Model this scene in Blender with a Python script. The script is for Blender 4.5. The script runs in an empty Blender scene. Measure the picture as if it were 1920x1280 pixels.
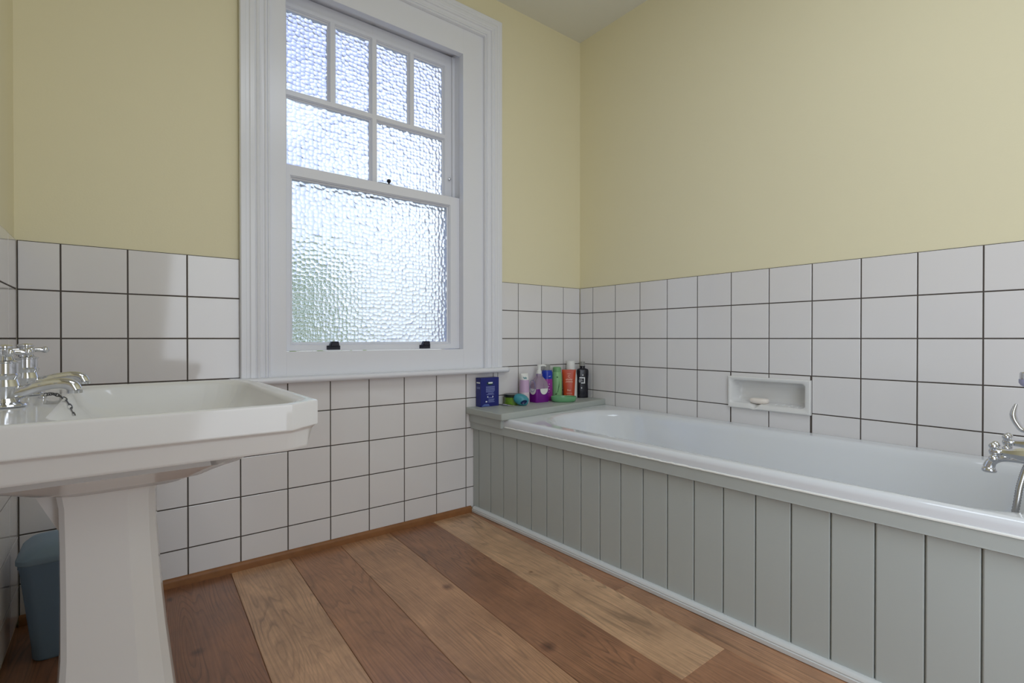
import bpy, bmesh, math, random
from mathutils import Vector, Matrix

random.seed(7)
sc = bpy.context.scene
COL = sc.collection
PI = math.pi
F_PX = 941.6

# ------------------------------------------------------------------ camera
cam_d = bpy.data.cameras.new('camera')
cam = bpy.data.objects.new('camera', cam_d)
COL.objects.link(cam)
cam_d.sensor_width = 36.0
cam_d.lens = F_PX / 1920 * 36.0
cam_d.clip_start = 0.02
cam.location = (-2.07, -2.0206, 0.83)
cam.rotation_euler = (math.radians(90 - 0.335), 0, math.radians(-38.0))
sc.camera = cam

# ------------------------------------------------------------------ view, world, lights
sc.view_settings.view_transform = 'Standard'
sc.view_settings.look = 'None'
sc.view_settings.gamma = 1.0
sc.view_settings.exposure = 0.2
sc.view_settings.use_curve_mapping = False
sc.cycles.max_bounces = 12
sc.cycles.diffuse_bounces = 6
sc.cycles.glossy_bounces = 5
sc.cycles.transmission_bounces = 8
sc.cycles.sample_clamp_indirect = 6.0

SKY = 1.05          # brightness of the hazy sky outside
world = bpy.data.worlds.new('sky')
sc.world = world
world.use_nodes = True
nt = world.node_tree
nt.nodes.clear()
n_out = nt.nodes.new('ShaderNodeOutputWorld')
n_bg = nt.nodes.new('ShaderNodeBackground')
n_tc = nt.nodes.new('ShaderNodeTexCoord')
n_sep = nt.nodes.new('ShaderNodeSeparateXYZ')
n_map = nt.nodes.new('ShaderNodeMapRange')
n_ramp = nt.nodes.new('ShaderNodeValToRGB')
n_dot = nt.nodes.new('ShaderNodeVectorMath'); n_dot.operation = 'DOT_PRODUCT'
n_max = nt.nodes.new('ShaderNodeMath'); n_max.operation = 'MAXIMUM'; n_max.inputs[1].default_value = 0
n_pow = nt.nodes.new('ShaderNodeMath'); n_pow.operation = 'POWER'; n_pow.inputs[1].default_value = 40
n_mul = nt.nodes.new('ShaderNodeMath'); n_mul.operation = 'MULTIPLY'; n_mul.inputs[1].default_value = 0.75
n_add = nt.nodes.new('ShaderNodeMixRGB'); n_add.blend_type = 'ADD'; n_add.inputs[0].default_value = 1.0
n_map.inputs['From Min'].default_value = -1; n_map.inputs['From Max'].default_value = 1
n_dot.inputs[1].default_value = (0.402, 0.855, 0.327)
cr = n_ramp.color_ramp
cr.elements[0].position = 0.0; cr.elements[0].color = (0.40, 0.42, 0.40, 1)
cr.elements[1].position = 1.0; cr.elements[1].color = (0.30, 0.36, 0.75, 1)
for pos, c in ((0.40, (0.46, 0.48, 0.46, 1)), (0.49, (0.62, 0.66, 0.66, 1)), (0.54, (0.68, 0.79, 0.98, 1)), (0.66, (0.58, 0.70, 1.0, 1)), (0.78, (0.40, 0.48, 0.86, 1))):
    e = cr.elements.new(pos); e.color = c
L = nt.links.new
L(n_tc.outputs['Generated'], n_sep.inputs[0]); L(n_sep.outputs['Z'], n_map.inputs['Value'])
L(n_map.outputs[0], n_ramp.inputs[0])
L(n_tc.outputs['Generated'], n_dot.inputs[0]); L(n_dot.outputs['Value'], n_max.inputs[0])
L(n_max.outputs[0], n_pow.inputs[0]); L(n_pow.outputs[0], n_mul.inputs[0])
L(n_ramp.outputs[0], n_add.inputs[1]); L(n_mul.outputs[0], n_add.inputs[2])
L(n_add.outputs[0], n_bg.inputs['Color']); n_bg.inputs['Strength'].default_value = SKY
L(n_bg.outputs[0], n_out.inputs[0])


def area(name, loc, target, sx, sy, power, col):
    d = bpy.data.lights.new(name, 'AREA')
    d.shape = 'RECTANGLE'; d.size = sx; d.size_y = sy; d.energy = power; d.color = col
    o = bpy.data.objects.new(name, d); COL.objects.link(o)
    o.location = loc
    o.rotation_euler = (Vector(target) - Vector(loc)).to_track_quat('-Z', 'Y').to_euler()
    return o


area('overhead_fill', (-1.3, -1.75, 2.47), (-1.3, -1.75, 0), 0.8, 0.8, 8.0, (0.86, 0.95, 1.08))  # unseen soft lamp added under the ceiling to lift the whole room
area('rear_fill', (-1.32, -2.78, 1.06), (-0.1, -1.35, 0.85), 1.25, 2.0, 19, (0.86, 0.95, 1.08))  # fill lamp added behind the camera, turned to brighten the right wall


# ------------------------------------------------------------------ materials
def nodes(name):
    m = bpy.data.materials.new(name)
    m.use_nodes = True
    t = m.node_tree
    return m, t, t.nodes['Principled BSDF']


def mat(name, col, rough=0.5, metal=0.0, coat=0.0, bump=None, spec=0.5, var=None, trans=0.0, ior=1.45, sss=0.0):
    m, t, b = nodes(name)
    b.inputs['Base Color'].default_value = (*col, 1)
    b.inputs['Roughness'].default_value = rough
    b.inputs['Metallic'].default_value = metal
    b.inputs['Coat Weight'].default_value = coat
    b.inputs['Coat Roughness'].default_value = 0.05
    b.inputs['Specular IOR Level'].default_value = spec
    b.inputs['Transmission Weight'].default_value = trans
    b.inputs['IOR'].default_value = ior
    b.inputs['Subsurface Weight'].default_value = sss
    b.inputs['Subsurface Radius'].default_value = (0.004, 0.004, 0.004)
    tc = t.nodes.new('ShaderNodeTexCoord')
    if var:
        sc_, amt = var
        n = t.nodes.new('ShaderNodeTexNoise'); n.inputs['Scale'].default_value = sc_; n.inputs['Detail'].default_value = 4
        mx = t.nodes.new('ShaderNodeMixRGB'); mx.blend_type = 'MIX'
        mx.inputs[1].default_value = (*[c * (1 - amt) for c in col], 1)
        mx.inputs[2].default_value = (*[min(1, c * (1 + amt)) for c in col], 1)
        t.links.new(tc.outputs['Object'], n.inputs['Vector']); t.links.new(n.outputs['Fac'], mx.inputs[0])
        t.links.new(mx.outputs[0], b.inputs['Base Color'])
    if bump:
        sc_, st = bump
        n = t.nodes.new('ShaderNodeTexNoise'); n.inputs['Scale'].default_value = sc_; n.inputs['Detail'].default_value = 3
        bp = t.nodes.new('ShaderNodeBump'); bp.inputs['Strength'].default_value = st; bp.inputs['Distance'].default_value = 0.002
        t.links.new(tc.outputs['Object'], n.inputs['Vector']); t.links.new(n.outputs['Fac'], bp.inputs['Height'])
        t.links.new(bp.outputs[0], b.inputs['Normal'])
    return m


M = {}
M['paint'] = mat('yellow_wall_paint', (0.79, 0.73, 0.51), 0.75, bump=(160, 0.12), var=(1.6, 0.02))
M['ceiling'] = mat('ceiling_paint', (0.74, 0.73, 0.66), 0.85, bump=(120, 0.1))
M['plain'] = mat('plain_plaster', (0.74, 0.71, 0.58), 0.85)
M['tile'] = mat('white_glazed_tile', (0.75, 0.73, 0.73), 0.08, spec=0.75, bump=(7, 0.012), var=(2.3, 0.008))
M['grout'] = mat('dark_grout', (0.085, 0.07, 0.06), 0.9)
M['gloss_white'] = mat('white_gloss_woodwork', (0.79, 0.80, 0.85), 0.25, bump=(30, 0.04))
M['ceramic'] = mat('white_ceramic', (0.76, 0.755, 0.745), 0.10)
M['enamel'] = mat('white_bath_enamel', (0.735, 0.76, 0.80), 0.08, spec=0.9)
M['panel'] = mat('grey_satin_paint', (0.46, 0.50, 0.49), 0.36, bump=(70, 0.08), var=(3, 0.03))
M['shelf'] = mat('shelf_grey_paint', (0.42, 0.45, 0.425), 0.4, bump=(70, 0.08), var=(3, 0.03))
M['sealant'] = mat('white_sealant', (0.85, 0.85, 0.82), 0.3, bump=(120, 0.5))
M['chrome'] = mat('chrome', (0.66, 0.67, 0.70), 0.05, metal=1.0)
M['steel'] = mat('brushed_steel', (0.55, 0.55, 0.56), 0.25, metal=1.0)
M['dark_metal'] = mat('dark_bronze_metal', (0.035, 0.036, 0.05), 0.42, metal=0.6)
M['chain'] = mat('tarnished_chain', (0.16, 0.16, 0.17), 0.3, metal=1.0)
M['hose'] = mat('steel_hose', (0.45, 0.45, 0.45), 0.25, metal=1.0)
M['oak'] = mat('oak_batten', (0.27, 0.115, 0.04), 0.5, var=(22, 0.3))
M['blue_plastic'] = mat('pale_blue_plastic', (0.16, 0.245, 0.355), 0.42)
M['blue_rim'] = mat('blue_bin_lid_plastic', (0.22, 0.32, 0.42), 0.42)
M['black'] = mat('black_plastic', (0.012, 0.012, 0.014), 0.3)
M['soap'] = mat('cream_soap', (0.86, 0.79, 0.72), 0.45, sss=0.2)
M['navy'] = mat('navy_carton', (0.010, 0.016, 0.17), 0.35)
M['navy_side'] = mat('navy_carton_side', (0.008, 0.010, 0.10), 0.35)
M['print_white'] = mat('white_print', (0.85, 0.87, 0.9), 0.5)
M['print_grey'] = mat('pale_blue_print', (0.20, 0.24, 0.50), 0.5)
M['print_blue'] = mat('blue_print_panel', (0.10, 0.15, 0.42), 0.5)
M['print_dark'] = mat('dark_green_print', (0.01, 0.05, 0.03), 0.5)
M['print_teal'] = mat('teal_print', (0.12, 0.28, 0.32), 0.5)
M['green_glass'] = mat('green_tub_contents', (0.16, 0.30, 0.03), 0.3, var=(120, 0.5))
M['black_lid'] = mat('black_tub_lid', (0.012, 0.02, 0.015), 0.3)
M['teal'] = mat('teal_plastic', (0.05, 0.27, 0.34), 0.3)
M['navy_gloss'] = mat('navy_gloss_plastic', (0.005, 0.02, 0.09), 0.12)
M['lilac'] = mat('lilac_plastic', (0.62, 0.42, 0.62), 0.35)
M['pale_pink'] = mat('pale_pink_plastic', (0.70, 0.60, 0.66), 0.35)
M['white_plastic'] = mat('white_plastic', (0.82, 0.82, 0.80), 0.3)
M['clear'] = mat('clear_plastic', (0.93, 0.90, 0.93), 0.06, trans=0.92, ior=1.2)
M['mauve_clear'] = mat('mauve_clear_plastic', (0.80, 0.66, 0.80), 0.08, trans=0.75, ior=1.2)
M['purple'] = mat('purple_liquid', (0.17, 0.006, 0.24), 0.15)
M['magenta'] = mat('magenta_plastic', (0.30, 0.02, 0.28), 0.25, var=(60, 0.35))
M['royal'] = mat('royal_blue_plastic', (0.012, 0.04, 0.42), 0.2)
M['mint'] = mat('pale_green_plastic', (0.25, 0.50, 0.23), 0.3)
M['mint_cap'] = mat('green_cap_plastic', (0.19, 0.42, 0.19), 0.3)
M['leaf_print'] = mat('dark_green_leaf_print', (0.02, 0.13, 0.03), 0.5)
M['dish_green'] = mat('green_dish_plastic', (0.16, 0.40, 0.20), 0.22)
M['orange'] = mat('orange_red_plastic', (0.52, 0.055, 0.012), 0.32)
M['tan_cap'] = mat('tan_cap_plastic', (0.62, 0.42, 0.30), 0.4)
M['peach_print'] = mat('peach_print', (0.85, 0.50, 0.38), 0.5)
M['black_bottle'] = mat('black_bottle_plastic', (0.006, 0.006, 0.014), 0.18)
M['grey_cap'] = mat('smoky_clear_cap', (0.55, 0.55, 0.52), 0.15, trans=0.6, ior=1.2)
M['lavender'] = mat('lavender_handset_plastic', (0.40, 0.41, 0.60), 0.35)
M['leaf'] = mat('leaf_green', (0.45, 0.58, 0.14), 0.6, var=(9, 0.3))
_t = M['leaf'].node_tree
_o = [n for n in _t.nodes if n.type == 'OUTPUT_MATERIAL'][0]
_tr = _t.nodes.new('ShaderNodeBsdfTranslucent'); _tr.inputs['Color'].default_value = (0.55, 0.72, 0.16, 1)
_mx = _t.nodes.new('ShaderNodeMixShader'); _mx.inputs[0].default_value = 0.5
_t.links.new(_t.nodes['Principled BSDF'].outputs[0], _mx.inputs[1]); _t.links.new(_tr.outputs[0], _mx.inputs[2]); _t.links.new(_mx.outputs[0], _o.inputs[0])
M['twig'] = mat('twig_bark', (0.12, 0.08, 0.05), 0.8)
M['render_out'] = mat('outside_cream_paint', (0.85, 0.72, 0.62), 0.7)
M['paving'] = mat('outside_paving', (0.55, 0.53, 0.5), 0.8, var=(2, 0.2))


KNOTS = [(-1.203, -.559, .011), (-1.157, -1.008, .013), (-.915, -.648, .005), (-1.905, -.453, .010)]


def wood_floor():
    m, t, b = nodes('oak_floorboards')
    N, K = t.nodes.new, t.links.new
    at = N('ShaderNodeAttribute'); at.attribute_name = 'plank'          # r = tone, g = offset, b = redness
    sep = N('ShaderNodeSeparateColor'); K(at.outputs['Color'], sep.inputs[0])
    tc = N('ShaderNodeTexCoord')
    off = N('ShaderNodeVectorMath'); off.operation = 'ADD'
    cmb = N('ShaderNodeCombineXYZ')
    ml = N('ShaderNodeMath'); ml.operation = 'MULTIPLY'; ml.inputs[1].default_value = 37.0
    K(sep.outputs[1], ml.inputs[0]); K(ml.outputs[0], cmb.inputs[0]); K(ml.outputs[0], cmb.inputs[1])
    K(tc.outputs['Object'], off.inputs[0]); K(cmb.outputs[0], off.inputs[1])
    # cathedral figure: stretched warped rings
    mp = N('ShaderNodeMapping'); mp.inputs['Scale'].default_value = (1.0, 0.10, 1.0); K(off.outputs[0], mp.inputs['Vector'])
    n1 = N('ShaderNodeTexNoise'); n1.inputs['Scale'].default_value = 8.0; n1.inputs['Detail'].default_value = 2; n1.inputs['Roughness'].default_value = 0.45
    K(mp.outputs[0], n1.inputs['Vector'])
    m1 = N('ShaderNodeMath'); m1.operation = 'MULTIPLY'; m1.inputs[1].default_value = 30.0; K(n1.outputs['Fac'], m1.inputs[0])
    fr = N('ShaderNodeMath'); fr.operation = 'FRACT'; K(m1.outputs[0], fr.inputs[0])
    rr = N('ShaderNodeValToRGB'); rr.color_ramp.elements[0].position = 0.0; rr.color_ramp.elements[0].color = (0.55, 0.55, 0.55, 1)
    rr.color_ramp.elements[1].position = 0.35; rr.color_ramp.elements[1].color = (1, 1, 1, 1)
    e = rr.color_ramp.elements.new(0.9); e.color = (0.93, 0.93, 0.93, 1)
    e = rr.color_ramp.elements.new(1.0); e.color = (0.55, 0.55, 0.55, 1)
    K(fr.outputs[0], rr.inputs[0])
    # fine fibres
    mp2 = N('ShaderNodeMapping'); mp2.inputs['Scale'].default_value = (1.0, 0.035, 1.0); K(off.outputs[0], mp2.inputs['Vector'])
    n2 = N('ShaderNodeTexNoise'); n2.inputs['Scale'].default_value = 180; n2.inputs['Detail'].default_value = 3; K(mp2.outputs[0], n2.inputs['Vector'])
    # blotches of wear
    n3 = N('ShaderNodeTexNoise'); n3.inputs['Scale'].default_value = 5.5; n3.inputs['Detail'].default_value = 5; n3.inputs['Roughness'].default_value = 0.65
    K(off.outputs[0], n3.inputs['Vector'])
    # knots
    vo = N('ShaderNodeTexVoronoi'); vo.inputs['Scale'].default_value = 2.6
    mp3 = N('ShaderNodeMapping'); mp3.inputs['Scale'].default_value = (1.7, 1.0, 0.0); K(off.outputs[0], mp3.inputs['Vector']); K(mp3.outputs[0], vo.inputs['Vector'])
    kr = N('ShaderNodeValToRGB'); kr.color_ramp.elements[0].position = 0.02; kr.color_ramp.elements[0].color = (0.18, 0.14, 0.12, 1)
    kr.color_ramp.elements[1].position = 0.06; kr.color_ramp.elements[1].color = (1, 1, 1, 1); K(vo.outputs['Distance'], kr.inputs[0])
    base = N('ShaderNodeValToRGB')
    base.color_ramp.elements[0].position = 0.0; base.color_ramp.elements[0].color = (0.25, 0.100, 0.045, 1)
    base.color_ramp.elements[1].position = 1.0; base.color_ramp.elements[1].color = (0.66, 0.41, 0.235, 1)
    e = base.color_ramp.elements.new(0.5); e.color = (0.45, 0.22, 0.112, 1)
    K(sep.outputs[0], base.inputs[0])
    def mul(a, bb, f):
        x = N('ShaderNodeMixRGB'); x.blend_type = 'MULTIPLY'; x.inputs[0].default_value = f
        K(a, x.inputs[1]); K(bb, x.inputs[2]); return x.outputs[0]
    msk = N('ShaderNodeTexNoise'); msk.inputs['Scale'].default_value = 2.6; K(off.outputs[0], msk.inputs['Vector'])
    mr = N('ShaderNodeMapRange'); mr.inputs['From Min'].default_value = 0.38; mr.inputs['From Max'].default_value = 0.62
    mr.inputs['To Min'].default_value = 0.28; mr.inputs['To Max'].default_value = 0.95; K(msk.outputs['Fac'], mr.inputs['Value'])
    x0 = N('ShaderNodeMixRGB'); x0.blend_type = 'MULTIPLY'; K(mr.outputs[0], x0.inputs[0]); K(base.outputs[0], x0.inputs[1]); K(rr.outputs[0], x0.inputs[2])
    c = x0.outputs[0]
    for (kx_, ky_, kr_) in KNOTS:
        dd = N('ShaderNodeVectorMath'); dd.operation = 'DISTANCE'; dd.inputs[1].default_value = (kx_, ky_, 0)
        nz_ = N('ShaderNodeTexNoise'); nz_.inputs['Scale'].default_value = 60
        K(tc.outputs['Object'], nz_.inputs['Vector'])
        wv = N('ShaderNodeVectorMath'); wv.operation = 'MULTIPLY_ADD'; wv.inputs[1].default_value = (.012, .02, 0)
        K(nz_.outputs['Color'], wv.inputs[0]); K(tc.outputs['Object'], wv.inputs[2]); K(wv.outputs[0], dd.inputs[0])
        kk = N('ShaderNodeValToRGB'); kk.color_ramp.elements[0].position = 0.0; kk.color_ramp.elements[0].color = (0.25, 0.2, 0.17, 1)
        kk.color_ramp.elements[1].position = kr_ * 2.2; kk.color_ramp.elements[1].color = (1, 1, 1, 1)
        e = kk.color_ramp.elements.new(kr_); e.color = (0.5, 0.42, 0.38, 1)
        K(dd.outputs['Value'], kk.inputs[0]); c = mul(c, kk.outputs[0], 0.9)
    r2 = N('ShaderNodeValToRGB'); r2.color_ramp.elements[0].position = 0.3; r2.color_ramp.elements[0].color = (0.62, 0.6, 0.58, 1)
    r2.color_ramp.elements[1].position = 0.65; r2.color_ramp.elements[1].color = (1.1, 1.1, 1.1, 1); K(n2.outputs['Fac'], r2.inputs[0])
    c = mul(c, r2.outputs[0], 0.6)
    r3 = N('ShaderNodeValToRGB'); r3.color_ramp.elements[0].position = 0.32; r3.color_ramp.elements[0].color = (0.62, 0.58, 0.56, 1)
    r3.color_ramp.elements[1].position = 0.66; r3.color_ramp.elements[1].color = (1.15, 1.15, 1.15, 1); K(n3.outputs['Fac'], r3.inputs[0])
    c = mul(c, r3.outputs[0], 0.7)
    c = mul(c, kr.outputs[0], 0.85)
    K(c, b.inputs['Base Color'])
    b.inputs['Roughness'].default_value = 0.34
    b.inputs['Specular IOR Level'].default_value = 0.9
    ro = N('ShaderNodeMapRange'); ro.inputs['To Min'].default_value = 0.26; ro.inputs['To Max'].default_value = 0.42
    K(n3.outputs['Fac'], ro.inputs['Value']); K(ro.outputs[0], b.inputs['Roughness'])
    bp = N('ShaderNodeBump'); bp.inputs['Strength'].default_value = 0.25; bp.inputs['Distance'].default_value = 0.001
    K(rr.outputs[0], bp.inputs['Height'])
    bp2 = N('ShaderNodeBump'); bp2.inputs['Strength'].default_value = 0.2; bp2.inputs['Distance'].default_value = 0.001
    K(n2.outputs['Fac'], bp2.inputs['Height']); K(bp.outputs[0], bp2.inputs['Normal']); K(bp2.outputs[0], b.inputs['Normal'])
    return m


M['floor'] = wood_floor()


def hammered_glass(name, bumped):
    m = bpy.data.materials.new(name); m.use_nodes = True
    t = m.node_tree; t.nodes.clear()
    N, K = t.nodes.new, t.links.new
    out = N('ShaderNodeOutputMaterial'); g = N('ShaderNodeBsdfGlass')
    g.inputs['IOR'].default_value = 1.5; g.inputs['Roughness'].default_value = 0.0
    g.inputs['Color'].default_value = (0.96, 0.98, 1.0, 1)
    if bumped:
        tr = N('ShaderNodeBsdfTranslucent'); tr.inputs['Color'].default_value = (0.95, 0.97, 1.0, 1)
        ms = N('ShaderNodeMixShader'); ms.inputs[0].default_value = 0.2
        K(g.outputs[0], ms.inputs[1]); K(tr.outputs[0], ms.inputs[2]); K(ms.outputs[0], out.inputs[0])
    else:
        K(g.outputs[0], out.inputs[0])
    if bumped:
        g.inputs['Roughness'].default_value = 0.04
        tc = N('ShaderNodeTexCoord')
        mp = N('ShaderNodeMapping'); mp.inputs['Scale'].default_value = (1, 0, 1); K(tc.outputs['Object'], mp.inputs['Vector'])
        nz = N('ShaderNodeTexNoise'); nz.inputs['Scale'].default_value = 20; nz.inputs['Detail'].default_value = 1; K(mp.outputs[0], nz.inputs['Vector'])
        ad = N('ShaderNodeVectorMath'); ad.operation = 'MULTIPLY_ADD'; ad.inputs[1].default_value = (0.01, 0, 0.01)
        K(nz.outputs['Color'], ad.inputs[0]); K(mp.outputs[0], ad.inputs[2])
        v = N('ShaderNodeTexVoronoi'); v.feature = 'F1'; v.inputs['Scale'].default_value = 60
        v.inputs['Randomness'].default_value = 0.55
        K(ad.outputs[0], v.inputs['Vector'])
        b = N('ShaderNodeBump'); b.inputs['Strength'].default_value = 1.0; b.inputs['Distance'].default_value = 0.0058
        sq2 = N('ShaderNodeMath'); sq2.operation = 'POWER'; sq2.inputs[1].default_value = 2.0
        K(v.outputs['Distance'], sq2.inputs[0]); K(sq2.outputs[0], b.inputs['Height']); K(b.outputs[0], g.inputs['Normal'])
    return m


M['glass'] = hammered_glass('hammered_obscure_glass', True)
M['glass_back'] = hammered_glass('flat_glass_face', False)


# ------------------------------------------------------------------ mesh helpers
class MB:
    """collects vertices and faces for one mesh"""
    def __init__(self):
        self.v, self.f, self.mi = [], [], []
        self.attr = None

    def add(self, verts, faces, mi=0):
        o = len(self.v)
        self.v += [tuple(p) for p in verts]
        for f in faces:
            self.f.append([i + o for i in f]); self.mi.append(mi)
        return self

    def box(self, x0, y0, z0, x1, y1, z1, bev=0.0, seg=2, mi=0, mtx=None):
        bm = bmesh.new()
        bmesh.ops.create_cube(bm, size=1.0)
        for v in bm.verts:
            v.co = Vector((x0 + (v.co.x + .5) * (x1 - x0), y0 + (v.co.y + .5) * (y1 - y0), z0 + (v.co.z + .5) * (z1 - z0)))
        if bev > 0:
            bmesh.ops.bevel(bm, geom=bm.edges[:], offset=bev, segments=seg, profile=0.5, affect='EDGES')
        if mtx is not None:
            bmesh.ops.transform(bm, matrix=mtx, verts=bm.verts[:])
        bm.verts.index_update()
        self.add([v.co[:] for v in bm.verts], [[v.index for v in f.verts] for f in bm.faces], mi)
        bm.free()
        return self

    def rings(self, rings, cap0=True, cap1=True, mi=0, closed=True):
        """skin a list of equally long vertex loops"""
        n = len(rings[0]); verts = [p for r in rings for p in r]; faces = []
        for k in range(len(rings) - 1):
            for i in range(n if closed else n - 1):
                j = (i + 1) % n
                faces.append([k * n + i, k * n + j, (k + 1) * n + j, (k + 1) * n + i])
        if cap0: faces.append(list(range(n))[::-1])
        if cap1: faces.append([(len(rings) - 1) * n + i for i in range(n)])
        return self.add(verts, faces, mi)

    def lathe(self, prof, c=(0, 0, 0), seg=32, mtx=None, mi=0, sx=1.0, sy=1.0):
        rs = []
        for r, z in prof:
            r = max(r, 1e-5)
            rs.append([(Vector((r * sx * math.cos(2 * PI * i / seg), r * sy * math.sin(2 * PI * i / seg), z))) for i in range(seg)])
        if mtx is not None:
            rs = [[mtx @ p for p in r] for r in rs]
        rs = [[(p.x + c[0], p.y + c[1], p.z + c[2]) for p in r] for r in rs]
        return self.rings(rs, mi=mi)

    def tube(self, pts, rad, seg=14, mi=0, sub=1, flat=None):
        pts = [Vector(p) for p in pts]
        if sub > 1:
            pts, rad = smooth_path(pts, rad, sub)
        if not isinstance(rad, (list, tuple)): rad = [rad] * len(pts)
        up = None; rs = []
        for i, p in enumerate(pts):
            d = (pts[min(i + 1, len(pts) - 1)] - pts[max(i - 1, 0)]).normalized()
            if up is None:
                up = Vector((0, 0, 1)) if abs(d.z) < 0.9 else Vector((1, 0, 0))
            s = d.cross(up).normalized(); up = s.cross(d).normalized()
            fs, fu = (1, 1) if flat is None else flat
            rs.append([tuple(p + rad[i] * (fs * math.cos(2 * PI * k / seg) * s + fu * math.sin(2 * PI * k / seg) * up)) for k in range(seg)])
        return self.rings(rs, mi=mi)

    def sphere(self, c, r, seg=18, rg=10, sx=1, sy=1, sz=1, mi=0):
        prof = [(r * math.sin(PI * k / rg), -r * math.cos(PI * k / rg) * sz) for k in range(rg + 1)]
        return self.lathe(prof, c, seg, mi=mi, sx=sx, sy=sy)

    def build(self, name, mats, parent=None, angle=35, flip=True):
        me = bpy.data.meshes.new(name)
        me.from_pydata(self.v, [], self.f); me.validate()
        if not isinstance(mats, (list, tuple)): mats = [mats]
        for m in mats: me.materials.append(m)
        if len(mats) > 1:
            me.polygons.foreach_set('material_index', self.mi)
        if flip:
            bm = bmesh.new(); bm.from_mesh(me)
            bmesh.ops.remove_doubles(bm, verts=bm.verts, dist=1e-6)
            bmesh.ops.recalc_face_normals(bm, faces=bm.faces)
            bm.to_mesh(me); bm.free()
        me.polygons.foreach_set('use_smooth', [True] * len(me.polygons))
        me.set_sharp_from_angle(angle=math.radians(angle))
        me.update()
        o = bpy.data.objects.new(name, me); COL.objects.link(o)
        if flip and len(me.polygons) < 20000:
            wn = o.modifiers.new('weighted_normal', 'WEIGHTED_NORMAL'); wn.keep_sharp = True; wn.weight = 60
        if parent is not None:
            o.parent = parent
            base = world_loc(parent)
            for v in me.vertices: v.co -= base
        return o


def world_loc(o):
    p = Vector((0, 0, 0))
    while o is not None:
        p += o.location; o = o.parent
    return p


def smooth_path(pts, rad, sub):
    """Catmull-Rom"""
    if not isinstance(rad, (list, tuple)): rad = [rad] * len(pts)
    P, R = [], []
    n = len(pts)
    for i in range(n - 1):
        a, b, c, d = pts[max(i - 1, 0)], pts[i], pts[i + 1], pts[min(i + 2, n - 1)]
        for k in range(sub):
            t = k / sub
            P.append(0.5 * ((2 * b) + (c - a) * t + (2 * a - 5 * b + 4 * c - d) * t * t + (3 * b - a - 3 * c + d) * t ** 3))
            R.append(rad[i] * (1 - t) + rad[i + 1] * t)
    P.append(pts[-1]); R.append(rad[-1])
    return P, R


def thing(name, label, cat, loc=(0, 0, 0), group=None):
    o = bpy.data.objects.new(name, None); COL.objects.link(o)
    o.location = loc; o.empty_display_size = 0.05
    o['label'] = label; o['category'] = cat
    if group: o['group'] = group
    return o


def tag(o, label, cat, group=None):
    o['label'] = label; o['category'] = cat
    if group: o['group'] = group
    return o


def struct(o, label=None):
    o['kind'] = 'structure'
    if label: o['label'] = label
    return o


def rrect(x0, y0, x1, y1, r, n=8):
    """rounded rectangle outline, counter-clockwise; r one radius or four (x0y0, x1y0, x1y1, x0y1)"""
    if not isinstance(r, (list, tuple)): r = [r] * 4
    out = []
    for (cx, cy, a0, rr) in ((x0 + r[0], y0 + r[0], PI, r[0]), (x1 - r[1], y0 + r[1], 1.5 * PI, r[1]), (x1 - r[2], y1 - r[2], 0, r[2]), (x0 + r[3], y1 - r[3], .5 * PI, r[3])):
        for k in range(n + 1):
            a = a0 + .5 * PI * k / n
            out.append((cx + rr * math.cos(a), cy + rr * math.sin(a)))
    return out


def ray_outline(poly, c, angs):
    """radius of a convex closed outline seen from c at each angle, as points"""
    out = []
    n = len(poly)
    for a in angs:
        dx, dy = math.cos(a), math.sin(a); best = None
        for i in range(n):
            x1, y1 = poly[i][0] - c[0], poly[i][1] - c[1]
            x2, y2 = poly[(i + 1) % n][0] - c[0], poly[(i + 1) % n][1] - c[1]
            ex, ey = x2 - x1, y2 - y1
            den = dx * ey - dy * ex
            if abs(den) < 1e-12: continue
            t = (x1 * ey - y1 * ex) / den; s = (x1 * dy - y1 * dx) / den
            if t > 0 and -1e-6 <= s <= 1 + 1e-6 and (best is None or t > best): best = t
        out.append((c[0] + best * dx, c[1] + best * dy))
    return out


def angles_for(c, polys, n=96):
    a = {round(2 * PI * i / n, 5) for i in range(n)}
    for p in polys:
        for x, y in p: a.add(round(math.atan2(y - c[1], x - c[0]) % (2 * PI), 5))
    a = sorted(a); out = []
    for t in a:
        if not out or t - out[-1] > 0.004: out.append(t)
    return out


# ------------------------------------------------------------------ room shell
XL, YF, ZC = -2.303, -2.95, 2.514          # left wall, wall behind the camera, ceiling
TW, TH, ZE = 0.16, 0.1424, 0.83            # tile pitch and the course at eye height
ZLINES = [ZE + k * TH for k in range(-5, 3)]
ZTOP = ZLINES[-1]
PL = 0.006                                 # plaster lies this far behind the tile face

# window opening numbers
AX0, AX1, AZT = -1.731, -0.569, 2.395      # outer edge of the architrave
IX0, IX1, IZT = -1.631, -0.673, 2.292      # inner edge of the architrave
OX0, OX1, OZ0, OZT = -1.572, -0.784, 0.780, 2.177
SILL = 0.690

wb = MB()
HX0, HX1, HZ0, HZ1 = -1.66, -0.645, 0.675, 2.32
for y in (PL,):
    xs = [XL - .15, HX0, HX1, PL + .1]; zs = [-.05, HZ0, HZ1, ZC + 0.01]
    for i in range(3):
        for j in range(3):
            if i == 1 and j == 1: continue
            wb.add([(xs[i], y, zs[j]), (xs[i + 1], y, zs[j]), (xs[i + 1], y, zs[j + 1]), (xs[i], y, zs[j + 1])], [[0, 1, 2, 3]])
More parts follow.
